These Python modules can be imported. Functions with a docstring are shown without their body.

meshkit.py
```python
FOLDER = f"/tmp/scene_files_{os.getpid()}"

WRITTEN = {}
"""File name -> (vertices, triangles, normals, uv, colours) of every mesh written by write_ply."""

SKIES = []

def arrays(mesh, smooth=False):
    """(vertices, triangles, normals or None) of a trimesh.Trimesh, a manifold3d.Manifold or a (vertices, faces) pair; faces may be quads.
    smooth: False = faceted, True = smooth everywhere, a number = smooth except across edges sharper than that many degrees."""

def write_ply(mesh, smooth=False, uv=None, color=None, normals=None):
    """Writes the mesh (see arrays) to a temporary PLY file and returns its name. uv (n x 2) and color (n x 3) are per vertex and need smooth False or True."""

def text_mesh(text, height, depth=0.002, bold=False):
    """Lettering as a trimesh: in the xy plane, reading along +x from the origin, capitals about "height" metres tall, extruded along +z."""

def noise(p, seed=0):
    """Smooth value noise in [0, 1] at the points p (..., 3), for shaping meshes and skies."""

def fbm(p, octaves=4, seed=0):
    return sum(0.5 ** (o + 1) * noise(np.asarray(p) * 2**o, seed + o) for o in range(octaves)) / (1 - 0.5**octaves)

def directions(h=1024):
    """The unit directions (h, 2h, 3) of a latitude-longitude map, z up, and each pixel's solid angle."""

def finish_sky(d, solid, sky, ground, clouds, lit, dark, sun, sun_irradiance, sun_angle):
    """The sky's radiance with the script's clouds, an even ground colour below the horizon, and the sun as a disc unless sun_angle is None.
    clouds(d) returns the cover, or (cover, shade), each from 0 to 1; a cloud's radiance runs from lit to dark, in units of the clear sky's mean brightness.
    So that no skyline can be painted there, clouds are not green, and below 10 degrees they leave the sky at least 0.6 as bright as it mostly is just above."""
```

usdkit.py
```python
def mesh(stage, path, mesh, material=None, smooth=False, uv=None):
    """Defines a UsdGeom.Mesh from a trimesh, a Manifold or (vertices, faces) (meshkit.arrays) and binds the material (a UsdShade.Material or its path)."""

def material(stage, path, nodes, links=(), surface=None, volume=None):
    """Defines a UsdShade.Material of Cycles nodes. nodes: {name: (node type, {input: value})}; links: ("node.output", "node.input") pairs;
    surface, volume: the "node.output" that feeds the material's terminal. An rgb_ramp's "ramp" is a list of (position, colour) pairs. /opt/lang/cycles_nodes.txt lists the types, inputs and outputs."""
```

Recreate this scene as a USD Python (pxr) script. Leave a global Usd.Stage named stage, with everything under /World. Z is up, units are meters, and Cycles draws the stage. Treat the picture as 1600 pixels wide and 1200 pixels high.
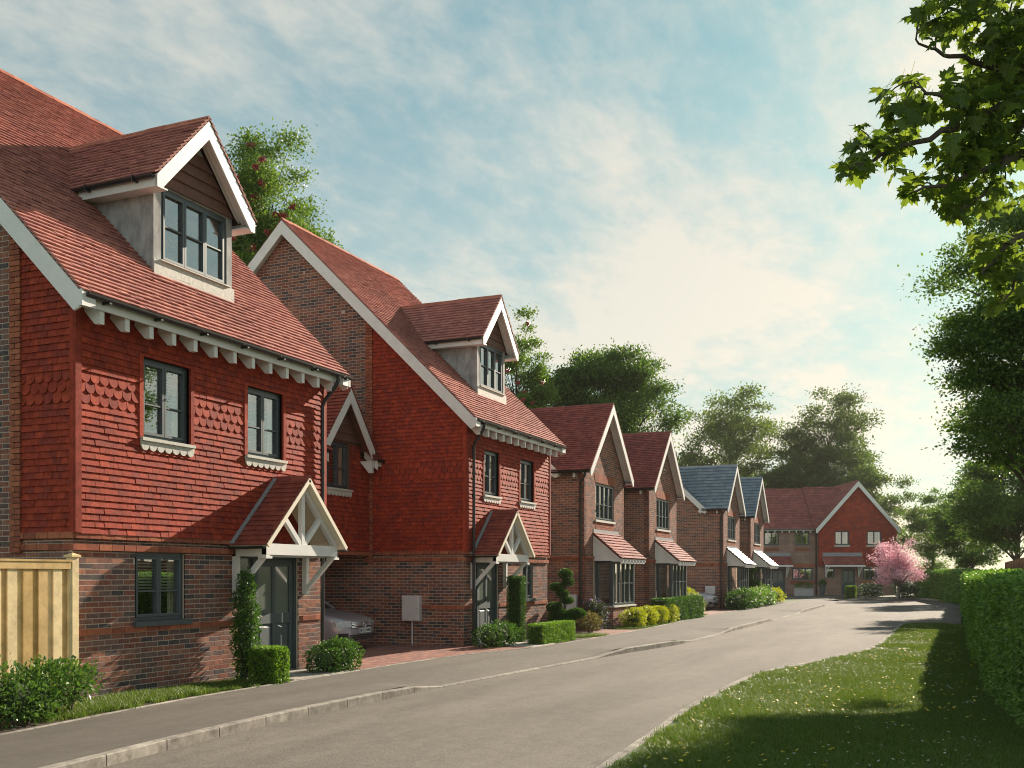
import math, numpy as np, trimesh, shapely, usdkit, meshkit
from shapely.geometry import Polygon, box as sbox
from shapely.ops import unary_union
from pxr import Usd, UsdGeom, UsdLux, UsdShade, Gf, Sdf, Vt

stage = Usd.Stage.CreateInMemory()
UsdGeom.SetStageUpAxis(stage, 'Z'); UsdGeom.SetStageMetersPerUnit(stage, 1.0)
UsdGeom.Xform.Define(stage, '/World'); UsdGeom.Scope.Define(stage, '/World/Looks')

# ------------------------------------------------------------------ camera, sky, sun, exposure
# world: x runs along the row of houses, y into the plots, z up; the near corner of the first house is the origin
CAM = np.array([-10.09, -10.71, 1.7]); FPX, CX, HY = 1600.0, 800.0, 898.0
DX = np.array([.4008, .9162]); DX /= np.linalg.norm(DX)
RIGHT = np.array([DX[0], -DX[1], 0]); FWD = np.array([DX[1], DX[0], 0]); UP = np.array([0, 0, 1.0])
cam = UsdGeom.Camera.Define(stage, '/World/camera')
M = np.eye(4); M[0, :3] = RIGHT; M[1, :3] = UP; M[2, :3] = -FWD; M[3, :3] = CAM
cam.AddTransformOp().Set(Gf.Matrix4d(*M.ravel().tolist()))
cam.CreateHorizontalApertureAttr(36.0); cam.CreateVerticalApertureAttr(27.0); cam.CreateFocalLengthAttr(36.0)
cam.CreateVerticalApertureOffsetAttr((HY - 600) / 1600 * 36.0)
cam.CreateClippingRangeAttr(Gf.Vec2f(0.05, 5000)); cam.CreateExposureAttr(1.2)

SUN = np.array([5.2, -1.12, 2.3]); SUN /= np.linalg.norm(SUN)
SUN_EL, SUN_ROT = math.asin(SUN[2]), math.atan2(SUN[0], SUN[1])
sun = UsdLux.DistantLight.Define(stage, '/World/sun')
sun.CreateIntensityAttr(1.2); sun.CreateAngleAttr(0.55); sun.CreateColorAttr(Gf.Vec3f(1.0, .86, .69)); sun.CreateNormalizeAttr(True)
zax = SUN; xax = np.cross([0, 0, 1.0], zax); xax /= np.linalg.norm(xax); yax = np.cross(zax, xax)
M = np.eye(4); M[0, :3] = xax; M[1, :3] = yax; M[2, :3] = zax
sun.AddTransformOp().Set(Gf.Matrix4d(*M.ravel().tolist()))

HAZE = 0.0001
SKY_STRENGTH = 0.098
dome = UsdLux.DomeLight.Define(stage, '/World/sky')
dome.GetPrim().SetCustomDataByKey('kind', 'structure')
sky_nodes = {
 'tc': ('texture_coordinate', {}),
 'sky': ('sky_texture', {'sky_type': 'single_scattering', 'sun_disc': False, 'sun_elevation': SUN_EL, 'sun_rotation': SUN_ROT, 'aerosol_density': 0.9, 'ozone_density': 1.0}),
 'veil': ('gamma', {'gamma': 0.56}),
 'xyz': ('separate_xyz', {}),
 'zc': ('math', {'math_type': 'maximum', 'value2': 0.0}), 'zo': ('math', {'math_type': 'add', 'value2': 0.14}),
 'u': ('math', {'math_type': 'divide'}), 'v': ('math', {'math_type': 'divide'}),
 'uv': ('combine_xyz', {'z': 0.0}),
 # broad sheets of cloud, ripples on them, and thin streaks
 'map1': ('mapping', {'rotation': (0, 0, 0.5), 'scale': (0.75, 1.0, 1.0), 'location': (8.2, 3.7, 0)}),
 'n1': ('noise_texture', {'scale': 1.25, 'detail': 8.0, 'roughness': 0.58, 'distortion': 0.5}),
 'map2': ('mapping', {'rotation': (0, 0, 0.9), 'scale': (1.0, 1.5, 1.0), 'location': (3.0, .4, 0)}),
 'n2': ('noise_texture', {'scale': 9.0, 'detail': 8.0, 'roughness': 0.62, 'distortion': 0.3}),
 'map3': ('mapping', {'rotation': (0, 0, -0.55), 'scale': (0.6, 2.2, 1.0), 'location': (1.2, .7, 0)}),
 'n3': ('noise_texture', {'scale': 2.0, 'detail': 10.0, 'roughness': 0.66, 'distortion': 0.25}),
 'a1': ('math', {'math_type': 'multiply_add', 'value2': 0.40}), 'a2': ('math', {'math_type': 'multiply_add', 'value2': 0.35}),
 'cov': ('map_range', {'range_type': 'smoothstep', 'from_min': 0.70, 'from_max': 1.16, 'to_min': 0.05, 'to_max': 0.9, 'clamp': True}),
 'low': ('map_range', {'range_type': 'smoothstep', 'from_min': 0.0, 'from_max': 0.62, 'to_min': 0.55, 'to_max': 0.0, 'clamp': True}),
 'cov2': ('math', {'math_type': 'add', 'use_clamp': True}),
 'tint': ('mix_color', {'blend_type': 'multiply', 'fac': 1.0, 'b': (0.46, 0.88, 0.88), 'use_clamp': False}),
 # clouds take the light of the sky behind them and of the low sun
 'lit': ('mix_color', {'blend_type': 'multiply', 'fac': 1.0, 'b': (1.18, 1.04, 0.82), 'use_clamp': False}),
 'bright': ('mix_color', {'blend_type': 'mix', 'fac': 0.62, 'b': (4.15, 4.0, 3.5)}),
 'mix': ('mix_color', {'blend_type': 'mix'}),
 'bg': ('background_shader', {'strength': SKY_STRENGTH}),
}
sky_links = [('tc.generated', 'xyz.vector'), ('xyz.z', 'zc.value1'), ('zc.value', 'zo.value1'), ('xyz.x', 'u.value1'), ('zo.value', 'u.value2'), ('xyz.y', 'v.value1'), ('zo.value', 'v.value2'),
 ('u.value', 'uv.x'), ('v.value', 'uv.y'), ('uv.vector', 'map1.vector'), ('map1.vector', 'n1.vector'), ('uv.vector', 'map2.vector'), ('map2.vector', 'n2.vector'), ('uv.vector', 'map3.vector'), ('map3.vector', 'n3.vector'),
 ('n2.fac', 'a1.value1'), ('n1.fac', 'a1.value3'), ('n3.fac', 'a2.value1'), ('a1.value', 'a2.value3'), ('a2.value', 'cov.value'), ('xyz.z', 'low.value'), ('cov.result', 'cov2.value1'), ('low.result', 'cov2.value2'),
 ('sky.color', 'veil.color'), ('veil.color', 'tint.a'), ('veil.color', 'lit.a'), ('lit.result', 'bright.a'), ('cov2.value', 'mix.fac'), ('tint.result', 'mix.a'), ('bright.result', 'mix.b'), ('mix.result', 'bg.color')]
skymat = usdkit.material(stage, '/World/Looks/sky_air', sky_nodes, sky_links, surface='bg.background')
UsdShade.MaterialBindingAPI.Apply(dome.GetPrim()).Bind(skymat)

# ------------------------------------------------------------------ helpers
def at(px, py, D):
    return CAM + D * ((px - CX) / FPX * RIGHT + FWD + (HY - py) / FPX * UP)
def G(px, py, z=0.0):
    return at(px, py, (CAM[2] - z) * FPX / (py - HY))
def project(p):
    d = np.asarray(p, float) - CAM; D = d @ FWD
    return CX + FPX * (d @ RIGHT) / D, HY - FPX * d[..., 2] / D, D

_used = {}
def numbered(parent, name):
    k = _used.get((parent, name), 0); _used[(parent, name)] = k + 1
    return f'{parent}/{name}' + (f'_{k:03d}' if k else '')
def P(o): return o if isinstance(o, str) else str(o.GetPath())
def tag(o, label=None, cat=None, group=None, kind=None):
    p = o.GetPrim() if hasattr(o, 'GetPrim') else o
    for k, v in (('label', label), ('category', cat), ('group', group), ('kind', kind)):
        if v: p.SetCustomDataByKey(k, v)
    return p
def thing(name, label, cat, loc=(0, 0, 0), rotz=0.0, group=None):
    x = UsdGeom.Xform.Define(stage, numbered('/World', name))
    x.AddTranslateOp().Set(Gf.Vec3d(*map(float, loc)))
    if rotz: x.AddRotateZOp().Set(float(math.degrees(rotz)))
    return tag(x, label, cat, group)
def part(name, m, material, parent='/World', label=None, smooth=False, kind=None):
    path = numbered(P(parent), name)
    if isinstance(m, MB): m = m.get()
    if hasattr(m, 'vert_properties'): m = (m.vert_properties[:, :3], m.tri_verts)
    o = usdkit.mesh(stage, path, m, MAT[material] if isinstance(material, str) else material, smooth=smooth)
    if material in VARIED and not smooth: loose_random(o, m)
    return tag(o, label, kind=kind)
VARIED, _seed = set(), [0]
def loose_random(o, m):
    """a random number for every loose piece of a mesh, as a primvar the materials read"""
    from scipy.sparse import coo_matrix; from scipy.sparse.csgraph import connected_components
    _seed[0] += 1; f = np.asarray(m[1]); n = len(m[0]); e = np.vstack([f[:, :2], f[:, 1:]])
    k, lab = connected_components(coo_matrix((np.ones(len(e), np.int8), (e[:, 0], e[:, 1])), shape=(n, n)), directed=False)
    UsdGeom.PrimvarsAPI(o).CreatePrimvar('rnd', Sdf.ValueTypeNames.FloatArray, 'vertex').Set(Vt.FloatArray.FromNumpy(np.random.default_rng(_seed[0]).uniform(size=k)[lab].astype(np.float32)))
def top(name, m, material, label, cat, group=None, smooth=False):
    return tag(part(name, m, material, smooth=smooth), label, cat, group)
def setting(name, m, material, parent='/World', smooth=False):
    return tag(part(name, m, material, parent, smooth=smooth), kind='structure')
def copy_of(src, loc, rotz=0.0, label=None, group=None, scale=None):
    was = src.GetCustomData(); base = src.GetName()
    x = UsdGeom.Xform.Define(stage, numbered('/World', base))
    x.GetPrim().GetReferences().AddInternalReference(src.GetPath())
    xf = UsdGeom.Xformable(x); xf.SetXformOpOrder([])
    m = np.eye(4); c, s = math.cos(rotz), math.sin(rotz); k = scale or 1.0
    m[0, :2] = (c * k, s * k); m[1, :2] = (-s * k, c * k); m[2, 2] = k; m[3, :3] = loc
    xf.AddTransformOp(opSuffix='place').Set(Gf.Matrix4d(*m.ravel().tolist()))
    x.GetPrim().SetInstanceable(True)
    return tag(x, label or was.get('label'), was.get('category'), group or was.get('group'))

class Frame:
    """u, v, n coordinates on a plane: point = O + u U + v V + n N"""
    def __init__(s, O, U, V, N): s.O, s.U, s.V, s.N = (np.array(a, float) for a in (O, U, V, N))
    def pt(s, uvn): uvn = np.asarray(uvn, float); return s.O + uvn[..., :1] * s.U + uvn[..., 1:2] * s.V + uvn[..., 2:3] * s.N
class MB:
    def __init__(s): s.V, s.F, s.n = [], [], 0
    def add(s, v, f):
        v = np.asarray(v, float).reshape(-1, 3); s.V.append(v); s.F.append(np.asarray(f, int).reshape(-1, 3) + s.n); s.n += len(v); return s
    def mesh(s, m): return s.add(m.vertices, m.faces)
    def box(s, x0, x1, y0, y1, z0, z1, fr=None, taper=0):
        v = np.array([[x, y, z] for z in (z0, z1) for y in (y0, y1) for x in (x0, x1)], float)
        return s.add(fr.pt(v) if fr else v, BOXF)
    def beam(s, a, b, w, h, upv=(0, 0, 1)):
        a, b = np.asarray(a, float), np.asarray(b, float); d = b - a; L = np.linalg.norm(d); d /= L
        sd = np.cross(d, upv); sd /= np.linalg.norm(sd); u = np.cross(sd, d)
        v = np.array([a + d * L * k + sd * w / 2 * i + u * h / 2 * j for j in (-1, 1) for i in (-1, 1) for k in (0, 1)])
        return s.add(v, BOXF)
    def prism(s, poly, fr, n0, n1):
        """a shapely polygon in u, v extruded from n0 to n1"""
        for g in getattr(poly, 'geoms', [poly]):
            if g.geom_type != 'Polygon' or g.area < 1e-7: continue
            m = trimesh.creation.extrude_polygon(g, n1 - n0, engine='earcut')
            v = np.array(m.vertices); v[:, 2] += n0; s.add(fr.pt(v), m.faces)
        return s
    def tube(s, pts, radii, sides=8, caps=True):
        v, f = tube(pts, radii, sides, caps); return s.add(v, f)
    def get(s): return np.vstack(s.V), np.vstack(s.F)
BOXF = np.array([[0, 2, 1], [1, 2, 3], [4, 5, 6], [5, 7, 6], [0, 1, 4], [1, 5, 4], [2, 6, 3], [3, 6, 7], [0, 4, 2], [2, 4, 6], [1, 3, 5], [3, 7, 5]])
def tube(points, radii, sides=6, caps=True):
    p = np.asarray(points, float); radii = np.broadcast_to(np.asarray(radii, float), (len(p),))
    t = np.gradient(p, axis=0); t /= np.linalg.norm(t, axis=1, keepdims=True) + 1e-12
    ref = np.array([0, 0, 1.0]) if abs(t[0, 2]) < .85 else np.array([1.0, 0, 0])
    a = np.cross(t, ref); a /= np.linalg.norm(a, axis=1, keepdims=True) + 1e-9; b = np.cross(t, a)
    ang = np.arange(sides) * 2 * np.pi / sides
    v = (p[:, None] + radii[:, None, None] * (np.cos(ang)[None, :, None] * a[:, None] + np.sin(ang)[None, :, None] * b[:, None])).reshape(-1, 3)
    f = []
    for i in range(len(p) - 1):
        for j in range(sides):
            q = [i * sides + j, i * sides + (j + 1) % sides, (i + 1) * sides + (j + 1) % sides, (i + 1) * sides + j]
            f += [[q[0], q[1], q[2]], [q[0], q[2], q[3]]]
    if caps:
        for base, rev in ((0, True), ((len(p) - 1) * sides, False)):
            for j in range(1, sides - 1):
                tri = [base, base + j, base + j + 1]; f.append(tri[::-1] if rev else tri)
    return v, np.array(f)
def lathe(profile, sides=16, center=(0, 0, 0)):
    pr = np.asarray(profile, float); ang = np.arange(sides) * 2 * np.pi / sides
    v = np.stack([pr[:, None, 0] * np.cos(ang), pr[:, None, 0] * np.sin(ang), np.broadcast_to(pr[:, None, 1], (len(pr), sides))], -1).reshape(-1, 3) + center
    f = []
    for i in range(len(pr) - 1):
        for j in range(sides):
            a, b, c, d = i * sides + j, i * sides + (j + 1) % sides, (i + 1) * sides + (j + 1) % sides, (i + 1) * sides + j
            f += [[a, b, c], [a, c, d]]
    return v, np.array(f)
def rbox(x0, x1, y0, y1, z0, z1, r=.01):
    import manifold3d as m3
    s = m3.Manifold.sphere(r, 8)
    return m3.Manifold.batch_hull([s.translate((x, y, z)) for x in (x0 + r, x1 - r) for y in (y0 + r, y1 - r) for z in (z0 + r, z1 - r)]).to_mesh()
def addm(mb, m): return mb.add(m.vert_properties[:, :3], m.tri_verts)

# small repeated pieces on a plane: bricks, roof tiles, hanging tiles, slates, blocks
def pieces(region, fr, gauge, width, rng, lap=.03, nb=.03, nt=.008, th=.012, gu=.002, jit=.0015, u0=None, v0=None, club=False, stagger=.5, minfrac=.12, shift=0):
    a, b, c, d = region.bounds; u0 = a if u0 is None else u0; v0 = b if v0 is None else v0
    out = []
    rects, coords = [], []
    nrow = int(math.ceil((d - v0) / gauge))
    for i in range(nrow):
        vb = v0 + i * gauge; off = ((i + shift) % 2) * stagger * width
        for j in range(int(math.floor((a - u0 - off) / width)) - 1, int(math.ceil((c - u0 - off) / width)) + 1):
            ul = u0 + off + j * width
            if ul + width < a or ul > c: continue
            rects.append((ul + gu, vb, ul + width - gu, vb + gauge + lap))
    if not rects: return out
    R = np.array(rects); bx = shapely.box(R[:, 0], R[:, 1], R[:, 2], R[:, 3])
    shapely.prepare(region)
    inside = shapely.contains_properly(region, bx); touch = shapely.intersects(region, bx) & ~inside
    for k in np.nonzero(inside | touch)[0]:
        l, bt, r, tp = R[k]
        if club:
            m, h = (l + r) / 2, (r - l) / 2
            ring = [(m + h * math.cos(t), bt + h + h * .95 * math.sin(t)) for t in np.linspace(math.pi, 2 * math.pi, 8)] + [(r, tp), (l, tp)]
        else: ring = [(l, bt), (r, bt), (r, tp), (l, tp)]
        if not inside[k]:
            g = region.intersection(Polygon(ring))
            gs = [x for x in getattr(g, 'geoms', [g]) if x.geom_type == 'Polygon' and x.area > minfrac * gauge * width * .5]
            rings = [list(x.exterior.coords)[:-1] for x in gs]
            rings = [q if Polygon(q).exterior.is_ccw else q[::-1] for q in rings]
        else: rings = [ring]
        dn, tl = rng.normal(0, jit), rng.normal(0, jit * .6)
        for q in rings:
            q = np.array(q); n = nb + (nt - nb) * (q[:, 1] - bt) / (tp - bt) + dn + tl * (q[:, 0] - l) / width
            k2 = len(q); f3 = np.c_[q, n]; b3 = np.c_[q, n - th]
            F = [[0, i, i + 1] for i in range(1, k2 - 1)]
            for i in range(k2): j = (i + 1) % k2; F += [[i, i + k2, j + k2], [i, j + k2, j]]
            out.append((fr.pt(np.vstack([f3, b3])), np.array(F)))
    return out
def merge(ps):
    n = 0; V, F = [], []
    for v, f in ps: V.append(v); F.append(f + n); n += len(v)
    return np.vstack(V), np.vstack(F)
def lay(parent, name, ps, material, limit=300, origin=(0, 0, 0), rest=None):
    """the LIMIT pieces that show largest are parts of their own, the rest one part"""
    if not ps: return
    if limit:
        sc = []
        for v, f in ps:
            c = v.mean(0) + origin; x, y, D = project(c)
            e = np.cross(v[1] - v[0], v[2] - v[0]) ; e /= np.linalg.norm(e) + 1e-12
            ext = v.max(0) - v.min(0); vis = (D > .5) and -20 < x < 1620 and -20 < y < 1220
            sc.append(abs(e @ (c - CAM)) / D * np.prod(np.sort(ext)[1:]) / D**2 if vis else -1.0)
        order = np.argsort(-np.array(sc)); pick = set(order[:limit].tolist())
        for k in order[:limit]: part(name, ps[k], material, parent)
        ps = [p for k, p in enumerate(ps) if k not in pick]
    if ps: part(rest or name + ('s_remaining' if limit else 's'), merge(ps), material, parent, kind='stuff')

# ------------------------------------------------------------------ materials
MAT = {}
def mk(name, nodes, links, surface='p.BSDF', **k):
    MAT[name] = usdkit.material(stage, '/World/Looks/' + name, nodes, links, surface=surface, **k); return MAT[name]
def mat(name, col, rough=.5, col2=None, nscale=3.0, ndetail=5, bump=0, bscale=60, bdist=.01, metallic=0, spec=.5, coat=0, stretch=(1, 1, 1), lo=.35, hi=.65, extra=None):
    nodes = {'p': ('principled_bsdf', {'base_color': col, 'roughness': rough, 'metallic': metallic, 'specular_ior_level': spec, 'coat_weight': coat})}; links = []
    if col2 is not None or bump:
        nodes['g'] = ('geometry', {}); nodes['m'] = ('mapping', {'scale': stretch}); links.append(('g.position', 'm.vector'))
    if col2 is not None:
        nodes['n'] = ('noise_texture', {'scale': nscale, 'detail': ndetail, 'roughness': .65}); nodes['r'] = ('rgb_ramp', {'ramp': [(lo, col), (hi, col2)]})
        links += [('m.vector', 'n.vector'), ('n.fac', 'r.fac'), ('r.color', 'p.base_color')]
    if bump:
        nodes['bn'] = ('noise_texture', {'scale': bscale, 'detail': 4, 'roughness': .6}); nodes['b'] = ('bump', {'strength': bump, 'distance': bdist})
        links += [('m.vector', 'bn.vector'), ('bn.fac', 'b.height'), ('b.normal', 'p.normal')]
    return mk(name, nodes, links)
def vary(name, ramp, rough=.8, nscale=9, namt=.35, bump=.3, bscale=45, bdist=.004, spec=.12, stain=.0, const=True):
    """colour picked per piece (loose piece of a mesh or object), with mottling"""
    step = [(i / len(ramp), c) for i, c in enumerate(ramp)]
    VARIED.add(name)
    nodes = {'g': ('geometry', {}), 'at': ('attribute', {'attribute': 'rnd'}),
     'r': ('rgb_ramp', {'ramp': step, 'interpolate': not const}), 'n': ('noise_texture', {'scale': nscale, 'detail': 6, 'roughness': .7}),
     'mr': ('map_range', {'from_min': .3, 'from_max': .7, 'to_min': 1 - namt, 'to_max': 1 + namt, 'clamp': True}),
     'mx': ('mix_color', {'blend_type': 'multiply', 'fac': 1.0, 'use_clamp': False}), 'cc': ('combine_xyz', {}),
     'bn': ('noise_texture', {'scale': bscale, 'detail': 5, 'roughness': .65}), 'b': ('bump', {'strength': bump, 'distance': bdist}),
     'n3': ('noise_texture', {'scale': .55, 'detail': 4, 'roughness': .6}), 'mr3': ('map_range', {'from_min': .3, 'from_max': .7, 'to_min': 1 - stain, 'to_max': 1 + stain, 'clamp': True}), 'mm': ('math', {'math_type': 'multiply'}),
     'p': ('principled_bsdf', {'roughness': rough, 'specular_ior_level': spec})}
    links = [('at.fac', 'r.fac'), ('g.position', 'n.vector'), ('n.fac', 'mr.value'), ('g.position', 'n3.vector'), ('n3.fac', 'mr3.value'),
     ('mr.result', 'mm.value1'), ('mr3.result', 'mm.value2'), ('mm.value', 'cc.x'), ('mm.value', 'cc.y'), ('mm.value', 'cc.z'), ('r.color', 'mx.a'), ('cc.vector', 'mx.b'), ('mx.result', 'p.base_color'),
     ('g.position', 'bn.vector'), ('bn.fac', 'b.height'), ('b.normal', 'p.normal')]
    return mk(name, nodes, links)
def leafmat(name, ramp, trans=.3, rough=.45, tcol=None):
    step = [(i / max(1, len(ramp) - 1), c) for i, c in enumerate(ramp)]
    tint = tcol or (1.5, 1.5, .7)
    VARIED.add(name)
    nodes = {'g': ('geometry', {}), 'at': ('attribute', {'attribute': 'rnd'}), 'r': ('rgb_ramp', {'ramp': step}),
     't': ('mix_color', {'blend_type': 'multiply', 'fac': 1.0, 'b': tint, 'use_clamp': False}),
     'p': ('principled_bsdf', {'roughness': rough, 'specular_ior_level': .35}), 'tr': ('translucent_bsdf', {}), 'mx': ('mix_closure', {'fac': trans})}
    links = [('at.fac', 'r.fac'), ('r.color', 'p.base_color'), ('r.color', 't.a'), ('t.result', 'tr.color'), ('p.BSDF', 'mx.closure1'), ('tr.BSDF', 'mx.closure2')]
    return mk(name, nodes, links, surface='mx.closure')

vary('brick', [(.26, .115, .082), (.19, .092, .076), (.15, .09, .083), (.235, .105, .078), (.125, .09, .087), (.29, .14, .10), (.21, .12, .10), (.085, .073, .075), (.22, .09, .068), (.175, .11, .097)], rough=.9, nscale=14, namt=.3, bump=.5, bscale=70, bdist=.006, stain=.15)
vary('warm_brick', [(.29, .125, .085), (.23, .105, .08), (.20, .10, .083), (.27, .115, .08), (.165, .098, .085), (.32, .145, .10), (.24, .12, .09), (.13, .088, .08)], rough=.9, nscale=14, namt=.25, bump=.5, bscale=70, bdist=.006, stain=.15)
vary('red_brick', [(.33, .11, .065), (.28, .095, .06), (.36, .13, .075), (.25, .085, .055)], rough=.9, nscale=14, namt=.25, bump=.5, bscale=70, bdist=.006)
vary('hanging_clay', [(.31, .046, .024), (.28, .041, .023), (.335, .053, .027), (.25, .040, .025), (.30, .044, .023), (.23, .040, .028)], rough=.75, nscale=11, namt=.35, bump=.6, bscale=38, bdist=.006, stain=.12)
vary('roof_clay', [(.41, .175, .145), (.37, .155, .135), (.44, .195, .16), (.335, .14, .125), (.39, .165, .14)], rough=.75, nscale=7, namt=.2, bump=.4, bscale=40, bdist=.004, stain=.15)
vary('burgundy_clay', [(.25, .075, .065), (.22, .065, .06), (.28, .09, .075), (.20, .065, .06)], rough=.75, nscale=7, namt=.22, bump=.4, bscale=40, bdist=.004, stain=.15)
vary('porch_clay', [(.24, .062, .045), (.21, .056, .045), (.27, .075, .052)], rough=.7, nscale=7, namt=.25, bump=.4, bscale=40, bdist=.004)
vary('slate', [(.15, .19, .23), (.13, .17, .205), (.17, .21, .25), (.12, .155, .195)], rough=.5, nscale=5, namt=.25, bump=.3, bscale=30, bdist=.004, spec=.5)
vary('ridge_clay', [(.42, .15, .095), (.37, .13, .085), (.45, .17, .11)], rough=.75, nscale=6, namt=.25, bump=.3, bscale=30)
vary('paving', [(.30, .15, .12), (.25, .13, .11), (.34, .18, .14), (.22, .13, .115), (.28, .14, .115)], rough=.9, nscale=14, namt=.2, bump=.4, bscale=80, bdist=.004)
vary('kerb_concrete', [(.27, .245, .215), (.235, .215, .19), (.295, .27, .235)], rough=.9, nscale=6, namt=.45, bump=.6, bscale=90, bdist=.005, stain=.25)
vary('fence_wood', [(.66, .50, .26), (.56, .39, .18), (.72, .57, .33), (.50, .34, .14)], rough=.7, nscale=5, namt=.25, bump=.3, bscale=25, bdist=.004)
vary('slab', [(.40, .37, .32), (.36, .33, .29), (.43, .40, .35)], rough=.9, nscale=7, namt=.25, bump=.3)
mat('mortar', (.56, .46, .38), .95, (.48, .39, .32), nscale=6, bump=.3, bscale=120)
mat('white_paint', (.72, .71, .70), .45, (.64, .63, .615), nscale=3.5, ndetail=9, bump=.08, bscale=40)
mat('cream_paint', (.72, .64, .50), .5)
mat('old_white', (.58, .56, .51), .7, (.42, .40, .36), nscale=22, bump=.3, bscale=60)
mat('anthracite', (.055, .075, .085), .4, (.05, .066, .076), nscale=8)
mat('door_paint', (.058, .080, .086), .6, (.05, .07, .076), nscale=5)
mat('black_plastic', (.014, .013, .013), .35)
mat('lead', (.30, .31, .33), .55, (.22, .23, .25), nscale=7, bump=.2)
mat('dormer_render', (.42, .415, .41), .85, (.20, .20, .205), nscale=5.5, ndetail=9, bump=.35, bscale=50, stretch=(1, 1, .45), lo=.38, hi=.68)
mat('dark_board', (.16, .068, .045), .75, (.11, .05, .036), nscale=9, bump=.4, bscale=30)
mat('interior', (.16, .15, .14), .9)
mat('blind', (.66, .64, .60), .6)
mat('curtain', (.72, .66, .50), .9, (.60, .55, .42), nscale=12)
mat('steel', (.6, .6, .6), .25, metallic=1)
mat('meter_white', (.62, .59, .60), .5, (.56, .54, .55), nscale=4)
mat('soil', (.045, .03, .02), .95, (.075, .05, .034), nscale=14, bump=.8, bscale=30, bdist=.03)
mat('bark', (.10, .078, .058), .9, (.055, .044, .034), nscale=9, bump=.8, bscale=18, bdist=.02, stretch=(1, 1, .3))
mat('pale_bark', (.22, .20, .17), .9, (.13, .11, .10), nscale=9, bump=.6, bscale=18, bdist=.02, stretch=(1, 1, .3))
mat('core_green', (.025, .04, .014), .95, (.045, .07, .022), nscale=25)  # for the solid dark cores added inside bushes and hedges
mat('pot_stone', (.42, .41, .40), .8, (.34, .33, .32), nscale=12)
mat('wood_old', (.25, .13, .07), .85, (.17, .09, .05), nscale=6, bump=.4, bscale=20, stretch=(6, 6, .6))
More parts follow.
